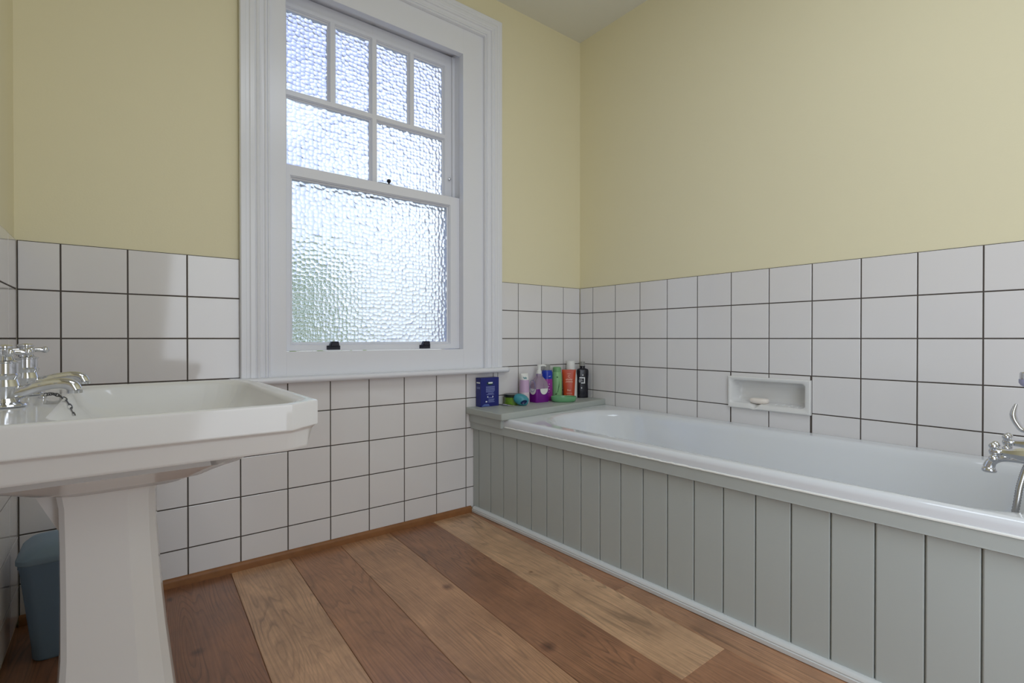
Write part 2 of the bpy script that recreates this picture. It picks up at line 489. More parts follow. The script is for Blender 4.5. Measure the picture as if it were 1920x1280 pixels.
# thickness of the opening (outer brick reveal) and the outside face
ox0, ox1, oz0, oz1 = -1.60, -0.755, 0.74, 2.24
for (a, b) in (((HX0, HZ0), (HX1, HZ0)), ((HX1, HZ0), (HX1, HZ1)), ((HX1, HZ1), (HX0, HZ1)), ((HX0, HZ1), (HX0, HZ0))):
    wb.add([(a[0], PL, a[1]), (b[0], PL, b[1]), (b[0], .15, b[1]), (a[0], .15, a[1])], [[0, 1, 2, 3]], 1)
for (a, b) in (((ox0, oz0), (ox1, oz0)), ((ox1, oz0), (ox1, oz1)), ((ox1, oz1), (ox0, oz1)), ((ox0, oz1), (ox0, oz0))):
    wb.add([(a[0], .15, a[1]), (b[0], .15, b[1]), (b[0], .26, b[1]), (a[0], .26, a[1])], [[0, 1, 2, 3]], 1)
for y in (.15, .26):
    xs = [XL - .15, ox0, ox1, PL + .1]; zs = [-.05, oz0, oz1, ZC + 0.05]
    for i in range(3):
        for j in range(3):
            if i == 1 and j == 1: continue
            wb.add([(xs[i], y, zs[j]), (xs[i + 1], y, zs[j]), (xs[i + 1], y, zs[j + 1]), (xs[i], y, zs[j + 1])], [[0, 1, 2, 3]], 1)
wall_back = struct(wb.build('wall_back', [M['paint'], M['render_out']], flip=False))

DY0, DY1, DZ0, DZ1 = -1.219, -0.893, 0.538, 0.671     # soap dish on the right wall
wr = MB()
ys = [YF - .1, DY0 + .012, DY1 - .012, PL]; zs = [-.05, DZ0 + .012, DZ1 - .012, ZC + .01]
for i in range(3):
    for j in range(3):
        if i == 1 and j == 1: continue
        wr.add([(PL, ys[i], zs[j]), (PL, ys[i + 1], zs[j]), (PL, ys[i + 1], zs[j + 1]), (PL, ys[i], zs[j + 1])], [[0, 1, 2, 3]])
wr.add([(PL + .1, YF - .1, 0), (PL + .1, .1, 0), (PL + .1, .1, ZC), (PL + .1, YF - .1, ZC)], [[0, 1, 2, 3]])
wall_right = struct(wr.build('wall_right', M['paint'], flip=False))
wall_left = struct(MB().box(XL - .12, YF - .1, 0, XL - PL, PL, ZC + .01).build('wall_left', M['paint']))
wall_front = struct(MB().box(XL - .12, YF - .1, 0, PL + .1, YF, ZC + .01).build('wall_front', M['plain']))
ceiling = struct(MB().box(XL - .12, YF - .1, ZC, PL + .1, .26, ZC + .1).build('ceiling', M['ceiling']))


def tile_field(name, parent, us, vs, to3, holes=()):
    """glazed tiles with eased edges standing proud of a dark grout bed; us/vs are the joint lines"""
    mb = MB(); G = 0.0016; BV = 0.0016; TK = 0.0045
    rnd = random.Random(name)
    def one(u0, u1, v0, v1):
        if u1 - u0 < 0.008 or v1 - v0 < 0.008: return
        a, b, c, d = u0 + G, u1 - G, v0 + G, v1 - G
        k1, k2 = rnd.uniform(-.00012, .00012), rnd.uniform(-.00012, .00012)
        lo = [(a, c), (b, c), (b, d), (a, d)]
        mi_ = [(a + BV * .35, c + BV * .35), (b - BV * .35, c + BV * .35), (b - BV * .35, d - BV * .35), (a + BV * .35, d - BV * .35)]
        hi = [(a + BV, c + BV), (b - BV, c + BV), (b - BV, d - BV), (a + BV, d - BV)]
        hh = [k1 + k2, -k1 + k2, -k1 - k2, k1 - k2]
        V = [to3(u, v, -TK) for u, v in lo] + [to3(u, v, -BV * .4 + hh[i]) for i, (u, v) in enumerate(mi_)] + [to3(u, v, hh[i]) for i, (u, v) in enumerate(hi)]
        F_ = [[8, 9, 10, 11]]
        for o in (0, 4):
            for i in range(4):
                j = (i + 1) % 4
                F_.append([o + i, o + j, o + 4 + j, o + 4 + i])
        mb.add(V, F_, 0)
    for i in range(len(us) - 1):
        for j in range(len(vs) - 1):
            rects = [(us[i], us[i + 1], vs[j], vs[j + 1])]
            for (h0, h1, g0, g1) in holes:
                nxt = []
                for (a, b, c, d) in rects:
                    if b <= h0 or a >= h1 or d <= g0 or c >= g1:
                        nxt.append((a, b, c, d)); continue
                    if a < h0: nxt.append((a, h0, c, d))
                    if b > h1: nxt.append((h1, b, c, d))
                    m0, m1 = max(a, h0), min(b, h1)
                    if c < g0: nxt.append((m0, m1, c, g0))
                    if d > g1: nxt.append((m0, m1, g1, d))
                rects = nxt
            for r in rects: one(*r)
    # grout bed
    gu = sorted({us[0], us[-1]} | {x for h in holes for x in h[:2] if us[0] < x < us[-1]})
    gv = sorted({vs[0], vs[-1]} | {x for h in holes for x in h[2:] if vs[0] < x < vs[-1]})
    for i in range(len(gu) - 1):
        for j in range(len(gv) - 1):
            mu, mv = (gu[i] + gu[i + 1]) / 2, (gv[j] + gv[j + 1]) / 2
            if any(h0 < mu < h1 and g0 < mv < g1 for (h0, h1, g0, g1) in holes): continue
            mb.add([to3(gu[i], gv[j], -.0022), to3(gu[i + 1], gv[j], -.0022), to3(gu[i + 1], gv[j + 1], -.0022), to3(gu[i], gv[j + 1], -.0022)], [[0, 1, 2, 3]], 1)
    return mb.build(name, [M['tile'], M['grout']], parent, angle=12, flip=False)


BAT = 0.0275
us = [XL] + [-(0.129 + .16 * i) for i in range(13, -1, -1)] + [0.0]
tile_field('tiling', wall_back, us, [BAT - .01] + ZLINES, lambda u, v, h: (u, -h, v), holes=[(AX0 + .012, AX1 - .012, 0.672, 9)])
ur = [YF] + [-(0.099 + .16 * i) for i in range(17, -1, -1)] + [0.0]
tile_field('tiling', wall_right, ur, [0.40] + ZLINES[3:], lambda u, v, h: (-h, u, v), holes=[(DY0 + .004, DY1 - .004, DZ0 + .004, DZ1 - .004)])
ul = [-1.9 + .16 * i for i in range(12)] + [0.0]
tile_field('tiling', wall_left, ul, [0.02] + ZLINES, lambda u, v, h: (XL + h, u, v))

# floorboards
PLK = [(-2.45, -1.9715, .22), (-1.9715, -1.7715, .12), (-1.7715, -1.574, .82), (-1.574, -1.383, .42), (-1.383, -1.172, .66), (-1.172, -.963, .26), (-.963, -.765, .98), (-.765, -.56, .52)]  # tones of the two middle boards raised slightly to carry the floor's sheen
fb = MB(); cols = []
def plank(x0, x1, y0, y1, tone):
    g = 0.0006; o = random.random()
    def sk(x, y): return x + 0.030 * (y + .3)      # the boards run a touch off the wall's line
    a, b = x0 + g, x1 - g
    V = []
    for z, e in ((-.02, 0), (-.0012, 0), (0, .0012)):
        V += [(sk(a + e, y0 + e), y0 + e, z), (sk(b - e, y0 + e), y0 + e, z), (sk(b - e, y1 - e), y1 - e, z), (sk(a + e, y1 - e), y1 - e, z)]
    F_ = [[8, 9, 10, 11]]
    for k in (0, 4):
        for i in range(4):
            j = (i + 1) % 4
            F_.append([k + i, k + j, k + 4 + j, k + 4 + i])
    fb.add(V, F_); cols.extend([(tone, o, 0, 1)] * len(F_))
for i, (a, b, t) in enumerate(PLK):
    joints = {2: [-1.75], 6: [-1.315], 7: [-.93, -2.2], 4: [-2.0], 3: [-2.4], 1: [-1.55], 0: [-1.1]}.get(i, [-1.9])
    yy = [YF - .05] + sorted(joints) + [0.0]
    for k in range(len(yy) - 1):
        tt = t if k == len(yy) - 2 else {6: .48, 7: .62}.get(i, .35 + .4 * random.random())
        plank(a, b, yy[k], yy[k + 1], tt)
fb.add([(-2.45, YF - .05, -.006), (.11, YF - .05, -.006), (.11, .02, -.006), (-2.45, .02, -.006)], [[0, 1, 2, 3]]); cols.append((0, 0, 0, 1))
floor = struct(fb.build('floor', M['floor'], flip=False))
at = floor.data.attributes.new('plank', 'FLOAT_COLOR', 'FACE')
at.data.foreach_set('color', [c for q in cols for c in q])

# oak batten along the foot of the window wall
bb = MB()
prof = [(0, 0), (-.014, 0), (-.014, .018), (-.010, .026), (-.004, .0285), (0, .0285)]
bb.rings([[(x, y, z) for (y, z) in prof] for x in (XL + .001, -0.745)])
struct(bb.build('baseboard_back', M['oak'], angle=50))

# ------------------------------------------------------------------ window
win = bpy.data.objects.new('window_1', None); COL.objects.link(win)
win.location = ((OX0 + OX1) / 2, 0, SILL); win['kind'] = 'structure'

# architrave: moulded section swept up, across and down with mitred corners
ar = MB()
pr = [(0, 0), (0, .020), (.003, .023), (.018, .0235), (.020, .0215), (.030, .0215), (.034, .024), (.048, .0245), (.051, .021), (.053, .020), (.057, .024), (.062, .025), (.066, .022),
      (.068, .016), (.076, .0135), (.083, .014), (.0845, .017), (.088, .0185), (.0915, .017), (.0925, .013), (.0945, .013), (.0965, .0165), (.100, .0165), (.1025, .013), (.1035, .001), (.1035, 0)]
path = [(0, 0), (0, 1), (1, 1), (1, 0)]
rows = []
for (d, h) in pr:
    s = d * (IX0 - AX0) / .1035
    rows.append([(AX0 + s, -h, SILL - .002), (AX0 + s, -h, AZT - s), (AX1 - s, -h, AZT - s), (AX1 - s, -h, SILL - .002)])
nP = len(rows)
V = [p for r in rows for p in r]; Fc = []
for k in range(nP - 1):
    for i in range(3):
        Fc.append([k * 4 + i, k * 4 + i + 1, (k + 1) * 4 + i + 1, (k + 1) * 4 + i])
for i in range(3): Fc.append([i, i + 1, (nP - 1) * 4 + i + 1, (nP - 1) * 4 + i])
Fc.append([k * 4 for k in range(nP)]); Fc.append([k * 4 + 3 for k in range(nP)])
ar.add(V, Fc)
ar.build('architrave', M['gloss_white'], win, angle=25)

# box frame boards around the sashes
fr = MB()
fr.box(IX0 - .03, .001, SILL - .01, OX0, .036, OZT + .14, .0015, 1)
fr.box(OX1, .001, SILL - .01, IX1 + .03, .036, OZT + .14, .0015, 1)
fr.box(OX0 - .002, .001, OZT, OX1 + .002, .036, OZT + .14, .0015, 1)
fr.box(OX0 - .002, .001, SILL - .01, OX1 + .002, .036, OZ0, .0015, 1)
fr.build('box_frame', M['gloss_white'], win)
st = MB()          # pulley stiles, parting beads and the outer stop
for s, x in ((1, OX1), (-1, OX0)):
    e = .004 if s > 0 else .022
    a, b = sorted((x + s * e, x + s * (e + .02)))
    st.box(a, .036, OZ0 - .02, b, .16, OZT + .05)
    a, b = sorted((x + s * (e - .012), x + s * (e + .004)))
    st.box(a, .0845, 1.50, b, .0935, OZT + .02, .001, 1)
    a, b = sorted((x + s * (-.012), x + s * (e + .004)))
    st.box(a, .141, OZ0 - .02, b, .158, OZT + .02, .001, 1)
st.box(OX0 - .03, .036, OZT + .03, OX1 + .03, .16, OZT + .05)
st.box(OX0 - .03, .036, OZ0 - .03, OX1 + .03, .20, OZ0 - .012)
st.build('pulley_stile', M['gloss_white'], win)


def pane(name, x0, x1, z0, z1, y, parent):
    g = MB()
    g.add([(x0, y, z0), (x1, y, z0), (x1, y, z1), (x0, y, z1), (x0, y + .004, z0), (x1, y + .004, z0), (x1, y + .004, z1), (x0, y + .004, z1)],
          [[0, 1, 2, 3]], 1)
    g.add([], [])
    g.f.append([7, 6, 5, 4]); g.mi.append(0)
    for q in ([0, 4, 5, 1], [1, 5, 6, 2], [2, 6, 7, 3], [3, 7, 4, 0]):
        g.f.append(q); g.mi.append(1)
    return g.build(name, [M['glass'], M['glass_back']], parent, flip=False)


def bead(mb, x0, x1, z0, z1, yf, yg, w):
    """stepped moulding running round a pane, from the sash face yf back to the glass yg"""
    steps = [(0, yf + .0005), (.18 * w, yf + .0045), (.28 * w, yf + .0045), (.55 * w, yf + (yg - yf) * .75), (.8 * w, yf + (yg - yf) * .8), (w, yg)]
    rs = []
    for d, y in steps:
        rs.append([(x0 + d, y, z0 + d), (x1 - d, y, z0 + d), (x1 - d, y, z1 - d), (x0 + d, y, z1 - d)])
    mb.rings(rs, cap0=False, cap1=False)


def bars(mb, xs, zs, y0, y1):
    """frame of rails: xs/zs list (from, to) of the solid members"""
    for (a, b) in xs: mb.box(a, y0, zs[0][0], b, y1, zs[-1][1], .0008, 1)
    for (a, b) in zs: mb.box(xs[0][0], y0 + .0002, a, xs[-1][1], y1 - .0002, b, .0008, 1)


# lower sash
LX0, LX1 = OX0 - .020, OX1 + .003
LY0, LY1 = .037, .082
gx0, gx1, gz0, gz1 = -1.549, -0.832, .805, 1.462
lo = MB()
bars(lo, [(LX0, gx0), (gx1, LX1)], [(.7815, gz0), (gz1, 1.502)], LY0, LY1)
bead(lo, gx0, gx1, gz0, gz1, LY0, .056, .011)
lower = lo.build('lower_sash', M['gloss_white'], win, angle=25)
pane('pane', gx0 + .002, gx1 - .002, gz0 + .002, gz1 - .002, .057, lower)
# upper sash
UY0, UY1 = .0955, .140
ux0, ux1 = OX0 - .020, OX1 + .003
uc = -1.184; B = .0095
cx = [-1.552, -1.366, uc, -1.002, -0.828]
zb0, zb1, zb2 = 1.512, 1.805, 2.146
up = MB()
bars(up, [(ux0, cx[0]), (uc - B, uc + B), (cx[4], ux1)], [(1.466, zb0), (zb1 - B, zb1 + B), (zb2, OZT + .024)], UY0, UY1)
for x in (cx[1], cx[3]): up.box(x - B, UY0 + .0004, zb1, x + B, UY1 - .0004, zb2 + .005, .0008, 1)
cells = []
for i in range(4):
    a = cx[i] + (0 if i == 0 else B); b = cx[i + 1] - (0 if i == 3 else B)
    cells.append((a, b, zb1 + B, zb2))
cells.append((cx[0], uc - B, zb0, zb1 - B)); cells.append((uc + B, cx[4], zb0, zb1 - B))
for c in cells: bead(up, *c, UY0, .112, .009)
upper = up.build('upper_sash', M['gloss_white'], win, angle=25)
for c in cells: pane('pane', c[0] + .002, c[1] - .002, c[2] + .002, c[3] - .002, .113, upper)

# sill board with a rounded nose
sl = MB()
nose = [(.03, -.002), (-.040, -.002), (-.047, -.005), (-.0505, -.011), (-.050, -.018), (-.045, -.0245), (-.038, -.027), (.03, -.027)]
sx0, sx1 = -1.765, -0.528
def sill_row(x, k): return [(x, y * (k if y < 0 else 1) if y < 0 else 0.0015, SILL + z) for (y, z) in nose]
sl.rings([sill_row(sx0, .8), sill_row(sx0 + .012, 1), sill_row(sx1 - .035, 1), sill_row(sx1 - .012, .86), sill_row(sx1, .5)])
sl.build('window_sill', M['gloss_white'], win, angle=40)

# ironmongery
for (x, w) in ((-1.385, .054), (-0.970, .054)):
    m_ = MB()
    y1 = LY0 + .0005
    z0 = .7855
    m_.box(x - w / 2, y1 - .005, z0, x + w / 2, y1, z0 + .016, .001, 1)
    sec = [(-.020, .014), (-.012, .033), (.015, .033), (.019, .014)]
    m_.rings([[(x + a, y, z0 + b) for a, b in sec] for y in (y1 - .020, y1 - .003)])
    m_.box(x - .016, y1 - .024, z0 + .014, x + .016, y1 - .018, z0 + .03, .002, 1)
    o = m_.build('sash_lift', M['dark_metal'], win); o['label'] = 'dark bronze sash lift on the lower rail'
c_ = MB()
c_.lathe([(.0, 1.500), (.016, 1.500), (.016, 1.504), (.006, 1.506), (.0035, 1.510), (.0035, 1.514), (.008, 1.517), (.0095, 1.522), (.007, 1.528), (0, 1.530)], (-1.135, .055, 0), 20)
c_.box(-1.19, .043, 1.5015, -1.125, .067, 1.506, .001, 1)
c_.build('sash_catch', M['dark_metal'], win)['label'] = 'dark metal sash catch on the meeting rail'
s_ = MB()
s_.lathe([(0, 0), (.004, 0), (.004, .007), (.0062, .009), (.0062, .013), (0, .016)], (-.808, .0955, 1.602), 16, mtx=Matrix.Rotation(PI / 2, 4, 'X'))
s_.build('sash_stop', M['steel'], win)['label'] = 'small steel stop screw on the upper stile'

# ------------------------------------------------------------------ outside
gd = MB(); gd.box(-8, .3, -2.6, 8, 14, -2.5)
struct(gd.build('ground_outside', M['paving']))
sh = thing('shrub', 'green leafy shrub blurred behind the lower left of the obscure glass', 'shrub', (-1.36, 1.12, -2.5))
rnd = random.Random(3)
lv = MB()
for k in range(3400):
    a = rnd.random() * 2 * PI; zz = rnd.random(); rr = (.28 + .40 * math.sin(PI * min(.98, .15 + .85 * zz)) ** .7) * math.sqrt(rnd.random())
    p = Vector((-1.30 + rr * math.cos(a), 1.12 + rr * math.sin(a), -2.2 + 3.55 * zz - .30 * rr))
    q = Matrix.Rotation(rnd.random() * 2 * PI, 3, 'Z') @ Matrix.Rotation(rnd.uniform(-1.1, 1.1), 3, 'X')
    s = rnd.uniform(.05, .09)
    lv.add([p + q @ Vector(v) * s for v in ((-.4, 0, 0), (0, -.3, .06), (.9, 0, 0), (0, .3, .06), )], [[0, 1, 2, 3]])
lv.build('foliage', M['leaf'], sh, flip=False)
tw = MB(); tw.tube([(-1.36, 1.12, -2.5), (-1.34, 1.14, -1.3), (-1.38, 1.10, -.1), (-1.36, 1.12, .8)], [.05, .04, .03, .01], 10, sub=4)
tw.build('stem', M['twig'], sh)

# ------------------------------------------------------------------ bath, boxing and shelf
def fx(y): return -0.742 - 0.035 * y        # line of the front of the boxing
YN = -1.985                                 # tap end
SZ = 0.503                                  # shelf top

pn = thing('bath_boxing', 'grey painted tongue and groove panel boxing in the bath', 'bath panel', (fx(-1) , -1.0, 0))
pb = MB()
edges_px = [-.045 - .0925 * i for i in range(22)]
pts = [(fx(-.002) + .013, -.002)]
for y in edges_px:
    if y < YN + .02: break
    g = .0030
    pts += [(fx(y) + .013, y + g + .0012), (fx(y) + .0145, y + g * .6), (fx(y) + .022, y + g * .5), (fx(y) + .022, y - g * .5), (fx(y) + .0145, y - g * .6), (fx(y) + .013, y - g - .0012)]
pts.append((fx(YN) + .013, YN))
pb.rings([[(x, y, z) for x, y in pts] + [(pts[-1][0] + .03, YN, z), (pts[0][0] + .03, -.002, z)] for z in (.006, .432)])
pb.build('boarding', M['panel'], pn, angle=30)
fs = MB()
fsec = [(.0, .407), (-.0005, .402), (.003, .400), (.026, .400), (.026, .438), (.002, .438), (-.001, .434)]
fs.rings([[(fx(y) - .003 + a, y, z) for a, z in fsec] for y in (-.002, YN)])
fs.build('top_rail', M['panel'], pn, angle=40)
bd = MB()
bsec = [(0.004, 0), (0, .002), (-.0008, .013), (0.001, .0145), (.0025, .0145), (.001, .018), (.0035, .0235), (.0085, .0268), (.014, .0275), (.024, .0275), (.024, 0)]
bd.rings([[(fx(y) - .004 + a, y, z) for a, z in bsec] for y in (-.0145, YN)])
bd.build('base_bead', mat('highlit_grey_paint', (0.66, 0.68, 0.68), 0.3), pn, angle=40)  # lighter than the boards: the bead's highlight is put into its colour

SY0, SY1 = -.285, -.192                     # shelf front edge at the panel and at the wall
def sy(x): return SY1 + (SY0 - SY1) * (x / -.772)
# tub
tub = thing('bathtub', 'white enamelled bathtub along the tiled wall', 'bathtub', (-.37, -1.1, 0))
tc_ = (-.36, -1.1)
def tub_out(i): return [(fx(-.25) - .003 + i, -.20 - i), (fx(YN) - .003 + i, YN + i), (-.002 - i, YN + i), (-.002 - i, -.185 - i)]
def tub_in(d, r=.17, e=0.0):
    # inner outline: rounded, wide at the shelf end
    return rrect(-.645 + d, -1.905 + d + e, -.078 - d, -.305 - d, [r, r, .2, .25], 10)
inner0 = tub_in(0)
angs = angles_for(tc_, [tub_out(0), inner0], 110)
R_ = lambda poly, z: [(x, y, z) for x, y in ray_outline(poly, tc_, angs)]
RZ = .474
def slant(poly, k):       # lift the wall side a little so the rim falls towards the room
    return poly
tr = [R_(tub_out(.004), RZ - .036), R_(tub_out(0), RZ - .034), R_(tub_out(-.001), RZ - .016), R_(tub_out(.002), RZ - .006), R_(tub_out(.009), RZ), R_(tub_out(.018), RZ + .0005),
      R_(tub_in(-.022), RZ - .001), R_(tub_in(-.008), RZ - .002), R_(tub_in(.002), RZ - .009), R_(tub_in(.012), RZ - .028), R_(tub_in(.04, .17, .01), RZ - .13), R_(tub_in(.085, .15, .02), RZ - .27), R_(tub_in(.12, .12, .04), RZ - .335), R_(tub_in(.18, .08, .10), RZ - .362), R_(tub_in(.26, .01, .3), RZ - .37)]
MB().rings(tr, cap0=False).build('tub', M['enamel'], tub, angle=60)
sq = MB()          # bead of sealant between the enamel and the painted rail
rs_ = []
rr_ = random.Random(5)
yy = -.262
while yy > YN + .02:
    j = rr_.uniform(-.0012, .0012) * (1.0 if yy > -1.2 else .3)
    rs_.append([(fx(yy) - .0035, yy, .4372), (fx(yy) - .0075 + j, yy, .4378), (fx(yy) - .0075 + j, yy, .4405 + j * .6), (fx(yy) - .003, yy, .4425 + j)])
    yy -= .012
sq.rings(rs_)
sq.build('sealant_bead', M['sealant'], tub, angle=60)

shf = MB()
def shelf_pts(i, z):
    P = [(-.772 + i, -.003), (-.772 + i, sy(-.772) + i), (-.001, sy(-.001) + i), (-.001, -.003)]
    return [(x, y, z) for x, y in P]
shf.rings([shelf_pts(.004, SZ - .030), shelf_pts(.001, SZ - .027), shelf_pts(0, SZ - .012), shelf_pts(.001, SZ - .003), shelf_pts(.004, SZ)])
shelf = thing('bath_shelf', 'grey painted shelf across the end of the bath under the bottles', 'shelf', (-.38, -.12, SZ - .03))
shf.build('shelf_top', M['shelf'], shelf, angle=30)
sf = MB(); sf.box(-.752, sy(-.752) + .03, .433, -.002, -.003, SZ - .029, .001, 1)
sf.build('apron', M['panel'], shelf)

# ------------------------------------------------------------------ recessed soap dish with soap
sd = thing('soap_dish', 'white ceramic soap recess let into the tiles above the bath', 'soap dish', (0, (DY0 + DY1) / 2, DZ0))
ds = MB()
dc = ((DY0 + DY1) / 2, (DZ0 + DZ1) / 2)
do_ = lambda i: [(DY0 + i, DZ0 + i), (DY1 - i, DZ0 + i), (DY1 - i, DZ1 - i), (DY0 + i, DZ1 - i)]
di_ = lambda i, zl=0: rrect(DY0 + .020 + i, DZ0 + .020 + i + zl, DY1 - .012 - i, DZ1 - .015 - i, .014, 6)
da = angles_for(dc, [do_(0), di_(0)], 120)
def D_(poly, x): return [[x, y, z] for y, z in ray_outline(poly, dc, da)]
rgs = [D_(do_(0), .0035), D_(do_(0), -.011), D_(do_(.003), -.0145), D_(do_(.008), -.0145), D_(di_(-.003), -.0125), D_(di_(0), -.009), D_(di_(.003), .0), D_(di_(.007), .045), D_(di_(.016), .055), D_(di_(.03), .057)]
VN = -1.005                                  # the drain notch in the lower lip
for k in (2, 3, 4, 5, 6):
    for p in rgs[k]:
        if p[2] < dc[1] - .03 and abs(p[1] - VN) < .022:
            p[2] -= (.022 - abs(p[1] - VN)) * (.15 if k == 2 else .3 if k == 3 else .62 if k == 4 else .7 if k == 5 else .5)
ds.rings(rgs, cap0=False)
for k in range(4):                            # ribs the soap rests on
    yk = DY0 + .055 + .028 * k
    ds.tube([(.004, yk, DZ0 + .0235), (.035, yk, DZ0 + .026)], .0022, 8)
ds.build('recess', M['ceramic'], sd, angle=40)
so = MB()
sq_ = []
for (k, z) in ((.55, 0), (.88, .003), (1, .010), (1, .0150), (.93, .0205), (.6, .0225)):
    sq_.append([(.020 + .024 * k * math.copysign(abs(math.cos(t)) ** .8, math.cos(t)), -1.012 + .038 * k * math.copysign(abs(math.sin(t)) ** .8, math.sin(t)), .5605 + z) for t in [2 * PI * i / 36 for i in range(36)]])
so.rings(sq_)
tag(so.build('soap_bar', M['soap'], angle=60), 'worn cream soap bar lying in the wall recess', 'soap')

# ------------------------------------------------------------------ bath mixer
mx = thing('bath_mixer_tap', 'chrome bath mixer with crosshead handles and shower cradle', 'tap', (-.36, -1.93, RZ))
BX = -.36
def cross_head(mb, c, axis, r=.023, arm=.0048):
    """capstan head with four ball-ended arms around axis"""
    c = Vector(c); ax = Vector(axis).normalized()
    s = ax.cross(Vector((0, 0, 1)) if abs(ax.z) < .9 else Vector((1, 0, 0))).normalized(); u = ax.cross(s)
    mb.tube([c - ax * .010, c - ax * .004, c + ax * .004, c + ax * .008, c + ax * .010], [.008, .0105, .0105, .008, .003], 18)
    for k in range(4):
        a = PI / 4 + k * PI / 2
        d = s * math.cos(a) + u * math.sin(a)
        mb.tube([c, c + d * r * .5, c + d * r * .85], [arm * 1.1, arm * .8, arm], 10)
        p = c + d * r
        mb.sphere(p, arm * 1.32, 14, 8)
bm_ = MB()
for s in (-1, 1):
    x = BX + s * .085
    bm_.lathe([(.026, RZ - .001), (.026, RZ + .004), (.017, RZ + .010), (.014, RZ + .05), (.017, RZ + .075), (.019, RZ + .09), (.017, RZ + .105), (0, RZ + .108)], (x, -1.925, 0), 24)
    bm_.tube([(x, -1.925, RZ + .09), (x, -1.86, RZ + .09), (x, -1.835, RZ + .09), (x, -1.815, RZ + .09), (x, -1.800, RZ + .09)], [.017, .0155, .0155, .0095, .0075], 8)
bm_.tube([(BX - .085, -1.925, RZ + .075), (BX - .03, -1.925, RZ + .075), (BX, -1.925, RZ + .08), (BX + .03, -1.925, RZ + .075), (BX + .085, -1.925, RZ + .075)], [.014, .014, .020, .014, .014], 20, sub=4)
bm_.lathe([(.02, RZ + .07), (.016, RZ + .10), (.013, RZ + .135), (.016, RZ + .14), (.016, RZ + .150), (0, RZ + .152)], (BX, -1.925, 0), 24)
bm_.build('body', M['chrome'], mx, angle=40)
sp = MB()
sp.tube([(BX, -1.925, RZ + .062), (BX, -1.88, RZ + .063), (BX, -1.81, RZ + .063), (BX, -1.787, RZ + .060), (BX, -1.772, RZ + .050), (BX, -1.767, RZ + .036)], [.012, .0085, .0078, .0085, .0105, .012], 18, sub=5)
sp.lathe([(0, RZ + .028), (.013, RZ + .024), (.0145, RZ + .026), (.0145, RZ + .030), (.012, RZ + .036), (0, RZ + .040)], (BX, -1.7675, 0), 22)
sp.tube([(BX - .0, -1.805, RZ + .064), (BX - .01, -1.80, RZ + .085)], [.0075, .006], 12)
sp.build('spout', M['chrome'], mx, angle=50)
for s in (-1, 1):
    h_ = MB(); cross_head(h_, (BX + s * .085, -1.789, RZ + .09), (0, 1, 0), .0205, .0066)
    h_.build('crosshead_handle', M['chrome'], mx, angle=50)
cd = MB()
cd.lathe([(.009, RZ + .150), (.009, RZ + .162), (.0, RZ + .164)], (BX, -1.925, 0), 18)
cd.tube([(BX, -1.925, RZ + .158), (BX, -1.88, RZ + .140), (BX, -1.832, RZ + .135), (BX, -1.817, RZ + .150), (BX, -1.810, RZ + .172), (BX, -1.815, RZ + .198)],
        [.006, .006, .0065, .0068, .0072, .0030], 14, sub=5, flat=(1.9, 1.0))
cd.build('cradle', M['chrome'], mx, angle=50)
ax0 = Vector((BX, -1.843, .716)); ax1 = Vector((BX, -1.99, .640))
hs_o = thing('shower_handset', 'lavender and chrome shower handset resting in the bath tap cradle', 'shower handset', ax0)
hs = MB(); hs.lathe([(0, -.002), (.017, -.001), (.022, .003), (.0245, .009), (.0245, .0165), (0, .0165)], ax0, 28)
hs.build('spray_head', M['lavender'], hs_o, angle=40)
hr = MB(); hr.lathe([(0, .0163), (.0232, .0163), (.0232, .031), (.021, .034), (0, .036)], ax0, 28)
hr.tube([ax0 + Vector((0, -.012, .024)), ax0 + Vector((0, -.04, .016)), ax0 + Vector((0, -.08, -.012)), ax1], [.013, .012, .011, .0095], 18, sub=4)
hr.build('chrome_handle', M['chrome'], hs_o, angle=40)
ho = MB()
hp, hrr = smooth_path([Vector(p) for p in [(BX - .03, -1.945, RZ + .05), (BX - .06, -1.88, RZ + .10), (BX - .09, -1.850, RZ + .08), (BX - .11, -1.836, RZ + .03), (BX - .125, -1.826, RZ - .05), (BX - .13, -1.80, RZ - .16), (BX - .10, -1.72, RZ - .26)]], .0068, 26)
hrr = [.0070 if i % 2 else .0058 for i in range(len(hp))]
ho.tube(hp, hrr, 12)
ho.build('hose', M['hose'], mx, angle=80)

# ------------------------------------------------------------------ basin on its pedestal
BZ = .720
BY0, BY1, BXF = -1.127, -0.482, -1.786
bs = thing('pedestal_basin', 'white square-cornered pedestal wash basin against the left wall', 'basin', (-2.08, -.80, 0))
bc = (-1.99, -.805)
XB = XL + .001
def b_out(i):
    ch = .055
    return [(XB, BY0 + i), (BXF - ch, BY0 + i), (BXF - i, BY0 + .043), (BXF - i, BY1 - .11), (BXF - .05, BY1 - i), (XB, BY1 - i)]
def b_rec(i): return rrect(-2.278 + i, BY0 + .017 + i, BXF - .017 - i, BY1 - .018 - i, [.075, .07, .09, .06], 8)
def b_bowl(i): return rrect(-2.155 + i, BY0 + .026 + i, BXF - .026 - i, BY1 - .028 - i, [.065, .075, .085, .065], 8)
def b_small(i): return rrect(-2.165 + i, -.93 + i, -1.965 - i, -.68 - i, .04, 8)
ba = angles_for(bc, [b_out(0), b_rec(0)], 140)
Q = lambda poly, z: [(x, y, z) for x, y in ray_outline(poly, bc, ba)]
LG = BZ - .003
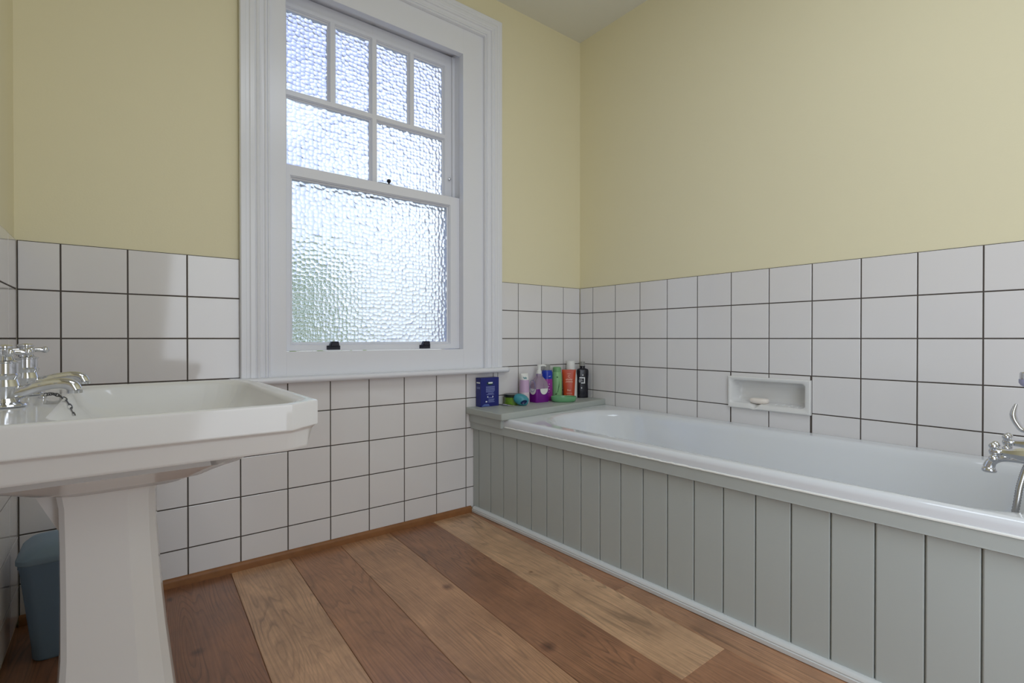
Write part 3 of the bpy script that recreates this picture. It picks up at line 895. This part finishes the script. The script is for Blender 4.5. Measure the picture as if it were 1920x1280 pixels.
basin_rings = [Q(b_bowl(.13), BZ - .098), Q(b_bowl(.11), BZ - .094), Q(b_bowl(.08), BZ - .079), Q(b_bowl(.04), BZ - .060), Q(b_bowl(.015), BZ - .033), Q(b_bowl(.006), BZ - .0105), Q(b_bowl(0), LG - .0015),
               Q(b_rec(.004), LG), Q(b_rec(.001), BZ - .0018), Q(b_rec(-.002), BZ - .0004), Q(b_rec(-.005), BZ),
               Q(b_out(.004), BZ), Q(b_out(.001), BZ - .0015), Q(b_out(0), BZ - .005), Q(b_out(.0005), BZ - .043), Q(b_out(.002), BZ - .0455), Q(b_out(.009), BZ - .049), Q(b_out(.011), BZ - .052),
               Q(b_out(.016), BZ - .078), Q(b_out(.020), BZ - .0825), Q(b_out(.03), BZ - .084), Q(b_out(.14), BZ - .0875), Q(b_small(-.075), BZ - .112), Q(b_small(-.025), BZ - .138), Q(b_small(.008), BZ - .152)]
basin = MB().rings(basin_rings).build('basin', M['ceramic'], bs, angle=32)
# pedestal
pd = MB()
PX, PY = -2.085, -.805
def p_sec(a, hy, z, cx=0.0):
    P = [(-.84 * a, -hy), (.36 * a, -hy), (.80 * a, -.76 * hy), (.95 * a, -.60 * hy), (a, -.35 * hy), (a, .4 * hy), (.7 * a, hy), (-.7 * a, hy), (-a, .6 * hy), (-a, -.6 * hy), (-.95 * a, -.92 * hy)]
    return [(PX + cx + x, PY + y, z) for x, y in P]
pd.rings([p_sec(.128, .13, 0), p_sec(.128, .13, .022), p_sec(.118, .120, .034), p_sec(.100, .108, .10, .006), p_sec(.0855, .102, .19, .0105), p_sec(.077, .098, .29, .008), p_sec(.0725, .096, .39, .004), p_sec(.070, .095, .48, .001), p_sec(.070, .097, .545), p_sec(.074, .101, .572), p_sec(.070, .097, .580)])
pd.build('pedestal', M['ceramic'], bs, angle=18)
wg = MB()          # flared shoulder behind the column that carries the bowl
wg.rings([[(-2.155, -.86, .50), (-2.155, -.74, .50), (-2.145, -.74, .50), (-2.145, -.86, .50)],
          [(-2.185, -.87, .57), (-2.185, -.73, .57), (-2.15, -.73, .56), (-2.15, -.87, .56)],
          [(-2.235, -.88, .622), (-2.235, -.72, .622), (-2.16, -.72, .60), (-2.16, -.88, .60)],
          [(-2.25, -.88, .645), (-2.25, -.72, .645), (-2.16, -.72, .63), (-2.16, -.88, .63)]])
wg.build('bracket', M['ceramic'], bs, angle=60)
dr = MB(); dr.lathe([(0, BZ - .0978), (.022, BZ - .0978), (.024, BZ - .096), (.018, BZ - .095), (0, BZ - .0965)], (bc[0], bc[1], 0), 24)
dr.build('waste_ring', M['chrome'], bs)


def pillar_tap(x, y, label):
    t = thing('basin_tap', label, 'tap', (x, y, LG), 'pillar taps on the basin')
    b = MB()
    b.lathe([(.0, LG), (.0285, LG), (.0300, LG + .002), (.0285, LG + .0045), (.021, LG + .008), (.0175, LG + .014), (.0175, LG + .026), (.0200, LG + .034), (.0185, LG + .040), (.0170, LG + .045),
             (.0200, LG + .051), (.0200, LG + .0525), (.0180, LG + .055), (.0180, LG + .072), (.0200, LG + .0735), (.0200, LG + .075), (.0135, LG + .077), (.0105, LG + .084), (0, LG + .085)], (x, y, 0), 36)
    b.build('body', M['chrome'], t, angle=30)
    s = MB()
    s.tube([(x - .004, y, LG + .018), (x + .018, y, LG + .023), (x + .040, y, LG + .0305), (x + .060, y, LG + .0345), (x + .075, y, LG + .0345), (x + .085, y, LG + .030), (x + .089, y, LG + .022)],
           [.012, .0115, .0095, .009, .0095, .0105, .0105], 18, sub=6)
    s.lathe([(.0085, LG + .017), (.0112, LG + .017), (.0117, LG + .022), (.0, LG + .025)], (x + .0887, y, 0), 20)
    s.build('spout', M['chrome'], t, angle=45)
    h = MB()
    hz = LG + .090
    h.lathe([(.0, hz - .008), (.010, hz - .008), (.0115, hz - .003), (.0115, hz + .003), (.0105, hz + .006), (.0125, hz + .0075), (.0125, hz + .0105), (.010, hz + .0125), (0, hz + .0135)], (x, y, 0), 26)
    for k in range(4):
        a = .35 + k * PI / 2
        d = Vector((math.cos(a), math.sin(a), 0)); c = Vector((x, y, hz))
        h.tube([c, c + d * .016, c + d * .023, c + d * .028], [.0058, .0042, .0045, .0058], 12)
        h.sphere(c + d * .0295, .0068, 14, 8)
    h.build('crosshead_handle', M['chrome'], t, angle=45)
    return t


pillar_tap(-2.2215, -.845, 'chrome pillar tap on the basin, nearer the camera')
pillar_tap(-2.2190, -.622, 'chrome pillar tap on the basin, nearer the window wall')

pc = thing('basin_plug', 'black plug on a twisted dark chain hanging into the basin', 'plug', (-2.185, -.72, LG))
ch = MB()
cp, _ = smooth_path([Vector(p) for p in [(-2.183, -.716, LG + .006), (-2.172, -.724, LG + .0075), (-2.162, -.735, LG + .0045), (-2.150, -.748, LG - .004), (-2.143, -.755, LG - .020), (-2.139, -.758, LG - .036), (-2.136, -.760, LG - .055), (-2.128, -.763, LG - .066), (-2.115, -.766, LG - .072), (-2.100, -.768, LG - .075), (-2.085, -.770, LG - .076), (-2.070, -.772, LG - .076), (-2.055, -.774, LG - .075)]], .001, 2)
for i in range(len(cp) - 1):
    c = (cp[i] + cp[i + 1]) / 2; d = (cp[i + 1] - cp[i]).normalized()
    s = d.cross(Vector((0, 1, 0) if i % 2 else (1, 0, .3))).normalized()
    lk = [c + d * .0062 * math.cos(t) + s * .0026 * math.sin(t) for t in [2 * PI * k / 8 for k in range(9)]]
    ch.tube(lk, .0010, 6)
ch.build('chain', M['chain'], pc)
an = MB(); an.lathe([(0, LG), (.007, LG), (.007, LG + .003), (.003, LG + .006), (.003, LG + .009), (0, LG + .010)], (-2.186, -.714, 0), 16)
an.build('chain_stay', M['chrome'], pc)
pg = MB(); pg.lathe([(0, LG - .092), (.019, LG - .092), (.021, LG - .083), (.021, LG - .080), (.004, LG - .079), (.003, LG - .075), (0, LG - .074)], (-2.045, -.775, 0), 22)
pg.build('plug', M['black'], pc)

# ------------------------------------------------------------------ bin in the corner
bn = thing('waste_bin', 'pale blue plastic swing-lid bin in the corner behind the basin', 'bin', (-2.187, -.195, 0))
def bin_sec(w, d, z, r=.028, dy=0, ox=0): return [(-2.187 + ox + x, -.195 + dy + y, z) for x, y in rrect(-w, -d, w, d, r, 6)]
bb_ = MB()
bb_.rings([bin_sec(.062, .066, .001), bin_sec(.065, .069, .006), bin_sec(.066, .070, .035), bin_sec(.086, .090, .245), bin_sec(.0885, .0925, .250), bin_sec(.0885, .0925, .260)])
bb_.build('bin_body', M['blue_plastic'], bn, angle=40)
bl_ = MB()
bl_.rings([bin_sec(.090, .094, .259), bin_sec(.092, .096, .262), bin_sec(.092, .096, .272), bin_sec(.088, .092, .277), bin_sec(.074, .080, .290), bin_sec(.045, .055, .298), bin_sec(.01, .02, .300, .008)])
bl_.build('swing_lid', M['blue_rim'], bn, angle=40)
bk = MB()  # thin black slab laid on the lid for the shade inside its gap
bk.rings([[(-2.118, -.262, .2905), (-2.098, -.245, .2805), (-2.098, -.15, .2805), (-2.118, -.14, .2905)], [(-2.115, -.262, .2935), (-2.095, -.245, .2835), (-2.095, -.15, .2835), (-2.115, -.14, .2935)]])
bk.build('lid_gap_shade', M['black'], bn)['label'] = 'black slab painting in the shade of the lid gap'

# ------------------------------------------------------------------ bottles and small things on the shelf
GRP = 'toiletries on the bath shelf'
def strip(mb, o, ux, uy, n, x0, y0, x1, y1, t=.0004):
    """thin raised print on a flat face: o origin, ux/uy directions, n outward normal"""
    o, ux, uy, n = Vector(o), Vector(ux), Vector(uy), Vector(n)
    V = [o + ux * a + uy * b + n * k for k in (0, t) for a, b in ((x0, y0), (x1, y0), (x1, y1), (x0, y1))]
    mb.add(V, [[4, 5, 6, 7], [0, 1, 5, 4], [1, 2, 6, 5], [2, 3, 7, 6], [3, 0, 4, 7]])

# navy carton
cx0, cx1, cy0, cy1, chh = -.7165, -.6095, -.047, -.006, .139
ca = thing('carton', 'navy blue carton with white print at the left end of shelf', 'carton', ((cx0 + cx1) / 2, (cy0 + cy1) / 2, SZ), GRP)
MB().box(cx0, cy0, SZ, cx1, cy1, SZ + chh, .0008, 1).build('box', M['navy'], ca)
o = (cx0, cy0, SZ)
fw = dict(ux=(1, 0, 0), uy=(0, 0, 1), n=(0, -1, 0))
def mark(name, material, parent, *args, **kw):
    m_ = MB(); strip(m_, *args, **kw); return m_.build(name, material, parent)
SIDE = ((cx0, cy1, SZ), (0, -1, 0), (0, 0, 1), (-1, 0, 0))
mark('white_lettering', M['print_white'], ca, o, x0=.044, y0=.110, x1=.069, y1=.117, **fw)
mark('white_lettering', M['print_white'], ca, *SIDE, .006, .112, .035, .118)
for xa in (.038, .068): mark('white_symbol', M['print_white'], ca, o, x0=xa, y0=.043, x1=xa + .005, y1=.050, **fw)
mark('white_symbol', M['print_white'], ca, o, x0=.028, y0=.021, x1=.037, y1=.027, **fw)
e_ = MB()
pts_e = [(.054 + .019 * math.cos(2 * PI * k / 24), .111 + .008 * math.sin(2 * PI * k / 24)) for k in range(24)]
e_.add([(cx0 + x, cy0 - .0002, SZ + z) for x, z in pts_e], [list(range(24))[::-1]])
e_.build('dark_oval', M['print_dark'], ca, flip=False)
for (x0, x1, z) in [(.030, .082, .093), (.030, .082, .087), (.030, .082, .081), (.030, .082, .075), (.030, .078, .069), (.042, .074, .062), (.034, .078, .056), (.044, .072, .040), (.045, .080, .032), (.044, .076, .026), (.044, .080, .020)]:
    mark('text_line', M['print_grey'], ca, o, x0=x0, y0=z, x1=x1, y1=z + .0032, **fw)
for z in (.092, .086): mark('text_line', M['print_grey'], ca, *SIDE, .007, z, .034, z + .003)
b_ = MB(); b_.add([(cx0 + .004, cy0 - .0003, SZ + .002), (cx0 + .052, cy0 - .0003, SZ + .002), (cx0 + .046, cy0 - .0003, SZ + .012), (cx0 + .020, cy0 - .0003, SZ + .013)], [[0, 1, 2, 3]])
b_.build('pale_flash', M['print_blue'], ca, flip=False)

# green tub with black lid
tb = thing('tub_of_product', 'squat green tub with a black lid beside the carton', 'tub', (-.525, -.048, SZ), GRP)
MB().lathe([(.0, SZ), (.040, SZ), (.042, SZ + .003), (.042, SZ + .036), (.040, SZ + .038), (0, SZ + .038)], (-.525, -.048, 0), 32).build('jar', M['green_glass'], tb)
MB().lathe([(.0, SZ + .0375), (.044, SZ + .0375), (.0445, SZ + .040), (.0445, SZ + .049), (.043, SZ + .051), (0, SZ + .051)], (-.525, -.048, 0), 32).build('lid', M['black_lid'], tb)
# tweezers
tz = MB()
for s in (-1, 1):
    tz.tube([(-.597, -.030, SZ + .003), (-.592 + s * .003, -.065, SZ + .004), (-.586 + s * .006, -.095, SZ + .004), (-.577 + s * .002, -.124, SZ + .0035)], [.0022, .003, .0032, .0015], 8, sub=4)
tag(tz.build('tweezers', M['chrome'], None), 'silver tweezers lying in front of the green tub', 'tweezers', GRP)
# teal razor head case
tl = thing('teal_dispenser', 'teal egg-shaped dispenser lying with its dark oval opening forward', 'dispenser', (-.520, -.122, SZ), GRP)
rx = Matrix.Translation((-.525, -.118, SZ + .0285)) @ Matrix.Rotation(math.radians(-38), 4, 'Z') @ Matrix.Rotation(math.radians(22), 4, 'Y')
eg = MB(); eg.lathe([(0, -.040), (.012, -.038), (.022, -.028), (.0275, -.010), (.028, .006), (.025, .020), (.017, .032), (.007, .036), (0, .0365)], (0, 0, 0), 28, mtx=rx @ Matrix.Rotation(PI / 2, 4, 'Y'), sy=.86)
eg.build('shell', M['teal'], tl, angle=60)
ov = MB()
oc = Vector((-.5295, -.1425, SZ + .0195)); nn = Vector((-.50, -.80, -.05)).normalized()
r4 = nn.to_track_quat('Z', 'Y').to_matrix().to_4x4()
ov.lathe([(0, -.004), (.013, -.004), (.0145, .001), (.0125, .0035), (.009, .002), (0, .0)], oc, 24, mtx=r4 @ Matrix.Rotation(math.radians(20), 4, 'Z'), sx=1.15, sy=.62)
ov.build('opening', M['navy_gloss'], tl, angle=60)['label'] = 'dark blue oval opening'

# pink and white tube standing on its cap
pk = thing('hair_removal_tube', 'slim lilac tube with white top and pale pink cap end', 'tube', (-.449, -.048, SZ), GRP)
px_, py_ = -.449, -.048
MB().lathe([(0, SZ), (.0255, SZ), (.0265, SZ + .002), (.0260, SZ + .055), (0, SZ + .0555)], (px_, py_, 0), 26).build('pink_cap', M['pale_pink'], pk)
MB().lathe([(0, SZ + .055), (.0255, SZ + .055), (.0245, SZ + .07), (.0235, SZ + .10), (.0230, SZ + .118), (0, SZ + .118)], (px_, py_, 0), 26).build('lilac_sleeve', M['lilac'], pk)
tt_ = MB()
tt_.rings([[(px_ + .0230 * k1 * math.cos(t), py_ + .0230 * k2 * math.sin(t), SZ + z) for t in [2 * PI * i / 26 for i in range(26)]] for z, k1, k2 in ((.1178, 1, 1), (.135, 1.03, .8), (.146, 1.08, .5), (.150, 1.1, .35))])
tt_.build('white_end', M['white_plastic'], pk)
nv = Vector((-.63, -.776, 0)); uv_ = Vector((.776, -.63, 0))
for (a, w, h) in ((-.011, .004, .009), (-.0055, .004, .011), (-.0005, .003, .009), (.0035, .004, .011), (.0085, .003, .009)):
    lt = MB(); lt.add([Vector((px_, py_, SZ + .1225)) + uv_ * (a + i * w) + nv * (.0226 - .25 * abs(a + i * w)) + Vector((0, 0, j * h)) for i, j in ((0, 0), (1, 0), (1, 1), (0, 1))], [[0, 1, 2, 3]])
    lt.build('lettering', M['print_teal'], pk, flip=False)

# purple soap pump
qx0, qx1, qy0, qy1 = -.404, -.316, -.090, -.030
qc = ((qx0 + qx1) / 2, (qy0 + qy1) / 2)
pp = thing('soap_pump', 'clear pump bottle half full of purple liquid soap', 'soap pump', (qc[0], qc[1], SZ), GRP)
def q_sec(i, z, r=.010): return [(x, y, SZ + z) for x, y in rrect(qx0 + i, qy0 + i * .75, qx1 - i, qy1 - i * .75, r, 5)]
MB().rings([q_sec(.002, 0), q_sec(0, .003), q_sec(0, .046), q_sec(.001, .068), q_sec(.002, .0685)]).build('liquid', M['purple'], pp, angle=50)
MB().rings([q_sec(.001, .0688), q_sec(.001, .080), q_sec(.006, .100), q_sec(.014, .116), q_sec(.024, .128, .006), q_sec(.0285, .133, .004), q_sec(.0285, .145, .004)]).build('bottle', M['mauve_clear'], pp, angle=50)
pu = MB()
pu.lathe([(0, SZ + .146), (.013, SZ + .146), (.013, SZ + .160), (.0095, SZ + .163), (.008, SZ + .166), (.008, SZ + .180), (.010, SZ + .183), (.010, SZ + .190), (0, SZ + .192)], (qc[0], qc[1], 0), 24)
pu.tube([(qc[0], qc[1], SZ + .186), (qc[0] + .022, qc[1] - .010, SZ + .188), (qc[0] + .034, qc[1] - .016, SZ + .184)], [.006, .005, .0035], 12, sub=3)
pu.build('pump_head', M['white_plastic'], pp, angle=40)
for (ux, uy, fo, w) in (((1, 0), (0, -1), (qx0, qy0), qx1 - qx0), ((0, -1), (-1, 0), (qx0, qy1), qy1 - qy0)):
    c0 = w * .58 if ux[0] else w * .52
    rad = min(.026, w * .43); P = []
    for k in range(28):
        a = 2 * PI * k / 28
        a_, b_2 = c0 + rad * math.cos(a), .066 + .026 * math.sin(a)
        b_2 = min(b_2, .070)
        P.append((fo[0] + ux[0] * a_ + uy[0] * .0008, fo[1] + ux[1] * a_ + uy[1] * .0008, SZ + b_2))
    lb = MB(); lb.add(P, [list(range(28))])
    lb.build('white_label', M['white_plastic'], pp, flip=False)
rl = MB()
ringp = [(qx0 - .0012, (qy0 + qy1) / 2 + .0 + .021 * math.cos(t), SZ + .084 + .030 * math.sin(t)) for t in [2 * PI * k / 30 for k in range(31)]]
rl.tube(ringp, .0011, 6); rl.build('label_ring', M['print_grey'], pp)

# blue and magenta bottle behind
bp_ = thing('shampoo_bottle', 'royal blue and magenta bottle with clear cap behind the soap pump', 'bottle', (-.286, -.038, SZ), GRP)
ux_, uy_ = -.286, -.038
MB().lathe([(0, SZ), (.030, SZ), (.032, SZ + .004), (.032, SZ + .06), (.031, SZ + .10), (.030, SZ + .115), (0, SZ + .115)], (ux_, uy_, 0), 26, sy=.9).build('magenta_body', M['magenta'], bp_)
MB().lathe([(0, SZ + .1148), (.0302, SZ + .1148), (.031, SZ + .135), (.030, SZ + .150), (.025, SZ + .160), (0, SZ + .161)], (ux_, uy_, 0), 26, sy=.9).build('blue_shoulder', M['royal'], bp_)
MB().lathe([(0, SZ + .1605), (.017, SZ + .1605), (.0175, SZ + .18), (.016, SZ + .190), (0, SZ + .191)], (ux_, uy_, 0), 24).build('clear_cap', M['grey_cap'], bp_)
for (a, z, l) in ((.010, .128, .012), (.004, .045, .008), (.010, .060, .006), (.004, .075, .008), (.011, .088, .005)):
    a0 = math.atan2(-.776, -.63) + a * 30
    fl = MB(); fl.tube([(ux_ + .0322 * math.cos(a0 + t), uy_ + .0295 * math.sin(a0 + t), SZ + z + .004 * t) for t in (0, l * 15, l * 30)], .0012, 6)
    fl.build('white_fleck', M['print_white'], bp_)


# pale green bottle
gb = thing('conditioner_bottle', 'pale green bottle with dark leaf print standing behind the soap tray', 'bottle', (-.221, -.046, SZ), GRP)
gx, gy = -.2225, -.047
gprof = [(0, SZ), (.0265, SZ), (.0285, SZ + .004), (.0285, SZ + .09), (.0275, SZ + .125), (.0235, SZ + .145), (.0205, SZ + .150), (0, SZ + .1505)]
MB().lathe(gprof, (gx, gy, 0), 28).build('body', M['mint'], gb)
MB().lathe([(0, SZ + .150), (.0215, SZ + .150), (.0222, SZ + .154), (.0215, SZ + .158), (.0225, SZ + .160), (.0218, SZ + .172), (.019, SZ + .175), (0, SZ + .1755)], (gx, gy, 0), 28).build('screw_cap', M['mint_cap'], gb)
ang0 = math.atan2(-1.97, -1.85)
def on_cyl(cx, cy, r, a, z, e=.0006): return (cx + (r + e) * math.cos(ang0 + a), cy + (r + e) * math.sin(ang0 + a), SZ + z)
def cyl_poly(name, cx, cy, r, P, e=.0006):
    mb = MB(); mb.add([on_cyl(cx, cy, r, a, z, e) for a, z in P], [list(range(len(P)))])
    mb.build(name, M['leaf_print'], gb, flip=False)
cyl_poly('leaf_print', gx, gy, .0285, [(-.35, .030), (-.05, .030), (.18, .052), (.42, .090), (.50, .104), (.45, .070), (.36, .064), (.22, .044)])
cyl_poly('dark_mark', gx, gy, .0285, [(-.12, .122), (.05, .119), (.28, .121), (.14, .126), (.02, .126)])

# oval green soap tray
dg = thing('soap_tray', 'oval translucent green soap tray at the front of the shelf', 'tray', (-.254, -.132, SZ), GRP)
tm = Matrix.Translation((-.254, -.132, SZ)) @ Matrix.Rotation(math.radians(-32), 4, 'Z')
MB().lathe([(0, 0), (.054, 0), (.062, .004), (.066, .014), (.067, .026), (.0655, .0275), (.063, .026), (.060, .012), (.053, .006), (0, .005)], (0, 0, 0), 40, mtx=tm, sx=1.0, sy=.66).build('tray', M['dish_green'], dg, angle=50)

# orange-red tube
ot = thing('shower_gel_tube', 'orange-red squeeze tube with pale print standing on tan cap', 'tube', (-.163, -.078, SZ), GRP)
tx, ty = -.163, -.078
tdir = Vector((.776, -.63, 0)); tn = Vector((-.63, -.776, 0))
def o_sec(w, d, z): return [tuple(Vector((tx, ty, SZ + z)) + tdir * (w * math.copysign(abs(math.cos(t)) ** .75, math.cos(t))) + tn * (d * math.copysign(abs(math.sin(t)) ** .75, math.sin(t)))) for t in [2 * PI * i / 36 for i in range(36)]]
MB().rings([o_sec(.027, .016, 0), o_sec(.028, .017, .002), o_sec(.028, .017, .014), o_sec(.027, .016, .0145)]).build('cap', M['tan_cap'], ot)
MB().rings([o_sec(.0290, .0165, .0142), o_sec(.0300, .0165, .03), o_sec(.0335, .014, .09), o_sec(.037, .0055, .145), o_sec(.0375, .0028, .156), o_sec(.0375, .0028, .160)]).build('tube_body', M['orange'], ot, angle=45)


def text_mesh(name, body, size, loc, xdir, ydir, material, parent, ext=.0002):
    cu = bpy.data.curves.new(name, 'FONT'); cu.body = body; cu.size = size; cu.extrude = ext; cu.align_x = 'CENTER'
    ob = bpy.data.objects.new(name, cu); COL.objects.link(ob)
    dg_ = bpy.context.evaluated_depsgraph_get()
    me = bpy.data.meshes.new_from_object(ob.evaluated_get(dg_))
    bpy.data.objects.remove(ob); bpy.data.curves.remove(cu)
    X, Y = Vector(xdir).normalized(), Vector(ydir).normalized(); Z_ = X.cross(Y)
    base = world_loc(parent)
    for v in me.vertices:
        v.co = Vector(loc) + X * v.co.x + Y * v.co.y + Z_ * v.co.z - base
    me.materials.clear(); me.materials.append(material)
    o = bpy.data.objects.new(name, me); COL.objects.link(o); o.parent = parent
    return o


def tf(z):      # the tube's front face leans back as it narrows to the crimp
    d = .0165 if z < .03 else (.0165 + (.014 - .0165) * (z - .03) / .06 if z < .09 else .014 + (.0055 - .014) * (z - .09) / .055)
    return Vector((tx, ty, SZ + z)) + tn * (d + .0007)
ydir = (tf(.14) - tf(.10)).normalized()
text_mesh('letter_print', 'C', .019, tf(.118), tdir, ydir, M['peach_print'], ot)
def tline(z, x0, x1, h, name='text_line'):
    pl = MB(); pl.add([tf(z) + tdir * x0, tf(z) + tdir * x1, tf(z + h) + tdir * x1, tf(z + h) + tdir * x0], [[0, 1, 2, 3]])
    pl.build(name, M['peach_print'], ot, flip=False)
tline(.137, -.010, .010, .0018)
for k in range(8): tline(.104 + .0012 * (k % 3), -.018 + .0045 * k, -.0145 + .0045 * k, .0055)
tline(.093, -.020, .020, .0022); tline(.098, -.016, .018, .0015)
for k in range(4): tline(.047 + .001 * (k % 2), -.010 + .005 * k, -.006 + .005 * k, .0045 + .004 * (k == 0))
tline(.033, -.014, .016, .0022); tline(.024, -.012, .012, .0016)

# white bottle behind the tube
wb_ = thing('lotion_bottle', 'white bottle with ribbed white cap standing behind the orange tube', 'bottle', (-.112, -.048, SZ), GRP)
wx, wy = -.112, -.046
MB().lathe([(0, SZ), (.033, SZ), (.035, SZ + .004), (.0345, SZ + .10), (.033, SZ + .128), (.026, SZ + .150), (.021, SZ + .155), (0, SZ + .1555)], (wx, wy, 0), 28, sy=.8).build('body', M['white_plastic'], wb_)
MB().lathe([(0, SZ + .155), (.0235, SZ + .155), (.0240, SZ + .158), (.0235, SZ + .200), (.022, SZ + .204), (0, SZ + .2045)], (wx - .006, wy, 0), 28, sy=.9).build('cap', M['white_plastic'], wb_)

# black bottle in the corner
kb = thing('mouthwash_bottle', 'black bottle with white bracket label and smoky cap in the corner', 'bottle', (-.044, -.066, SZ), GRP)
kx, ky = -.0445, -.064
kd = Vector((.83, -.557, 0)); kn = Vector((-.557, -.83, 0))
def k_sec(w, d, z, p=.55): return [tuple(Vector((kx, ky, SZ + z)) + kd * (w * math.copysign(abs(math.cos(t)) ** p, math.cos(t))) + kn * (d * math.copysign(abs(math.sin(t)) ** p, math.sin(t)))) for t in [2 * PI * i / 40 for i in range(40)]]
MB().rings([k_sec(.028, .020, 0), k_sec(.030, .022, .004), k_sec(.030, .022, .04), k_sec(.0285, .021, .075), k_sec(.030, .022, .105), k_sec(.032, .022, .125), k_sec(.032, .022, .150), k_sec(.029, .019, .158), k_sec(.014, .013, .163, .8), k_sec(.013, .013, .170, .9), k_sec(.0145, .0145, .171, .9), k_sec(.0145, .0145, .175, .9), k_sec(.011, .011, .176, .9)]).build('body', M['black_bottle'], kb, angle=50)
MB().lathe([(0, SZ + .175), (.0135, SZ + .175), (.0135, SZ + .196), (.0115, SZ + .2), (0, SZ + .2005)], (kx, ky, 0), 24).build('cap', M['grey_cap'], kb)
ko = Vector((kx, ky, SZ)) + kn * .0228
def kbar(a, z, b, z1, name='text_line'):
    kl = MB(); kl.add([ko + kd * a + Vector((0, 0, z)), ko + kd * b + Vector((0, 0, z)), ko + kd * b + Vector((0, 0, z1)), ko + kd * a + Vector((0, 0, z1))], [[0, 1, 2, 3]])
    return kl.build(name, M['print_white'], kb, flip=False)
kl = MB()
kp = [(-.022, .114), (-.022, .108), (.004, .108), (.004, .085), (-.012, .085), (-.012, .080), (.009, .080), (.009, .114)]
kl.add([ko + kd * a + Vector((0, 0, z)) for a, z in kp], [[0, 1, 2, 7], [2, 3, 6, 7], [3, 4, 5, 6]])
kl.build('bracket_label', M['print_white'], kb, flip=False)['label'] = 'white bracket-shaped label'
kbar(-.024, .100, -.006, .102); kbar(-.026, .093, -.002, .095); kbar(-.024, .087, -.014, .089)
for (a, z) in ((-.003, .126), (-.010, .055)):
    kl = MB(); kl.add([ko + kd * (a + .0035 * math.cos(t)) + Vector((0, 0, z + .0035 * math.sin(t))) for t in [2 * PI * i / 14 for i in range(14)]], [list(range(14))])
    kl.build('white_dot', M['print_white'], kb, flip=False)
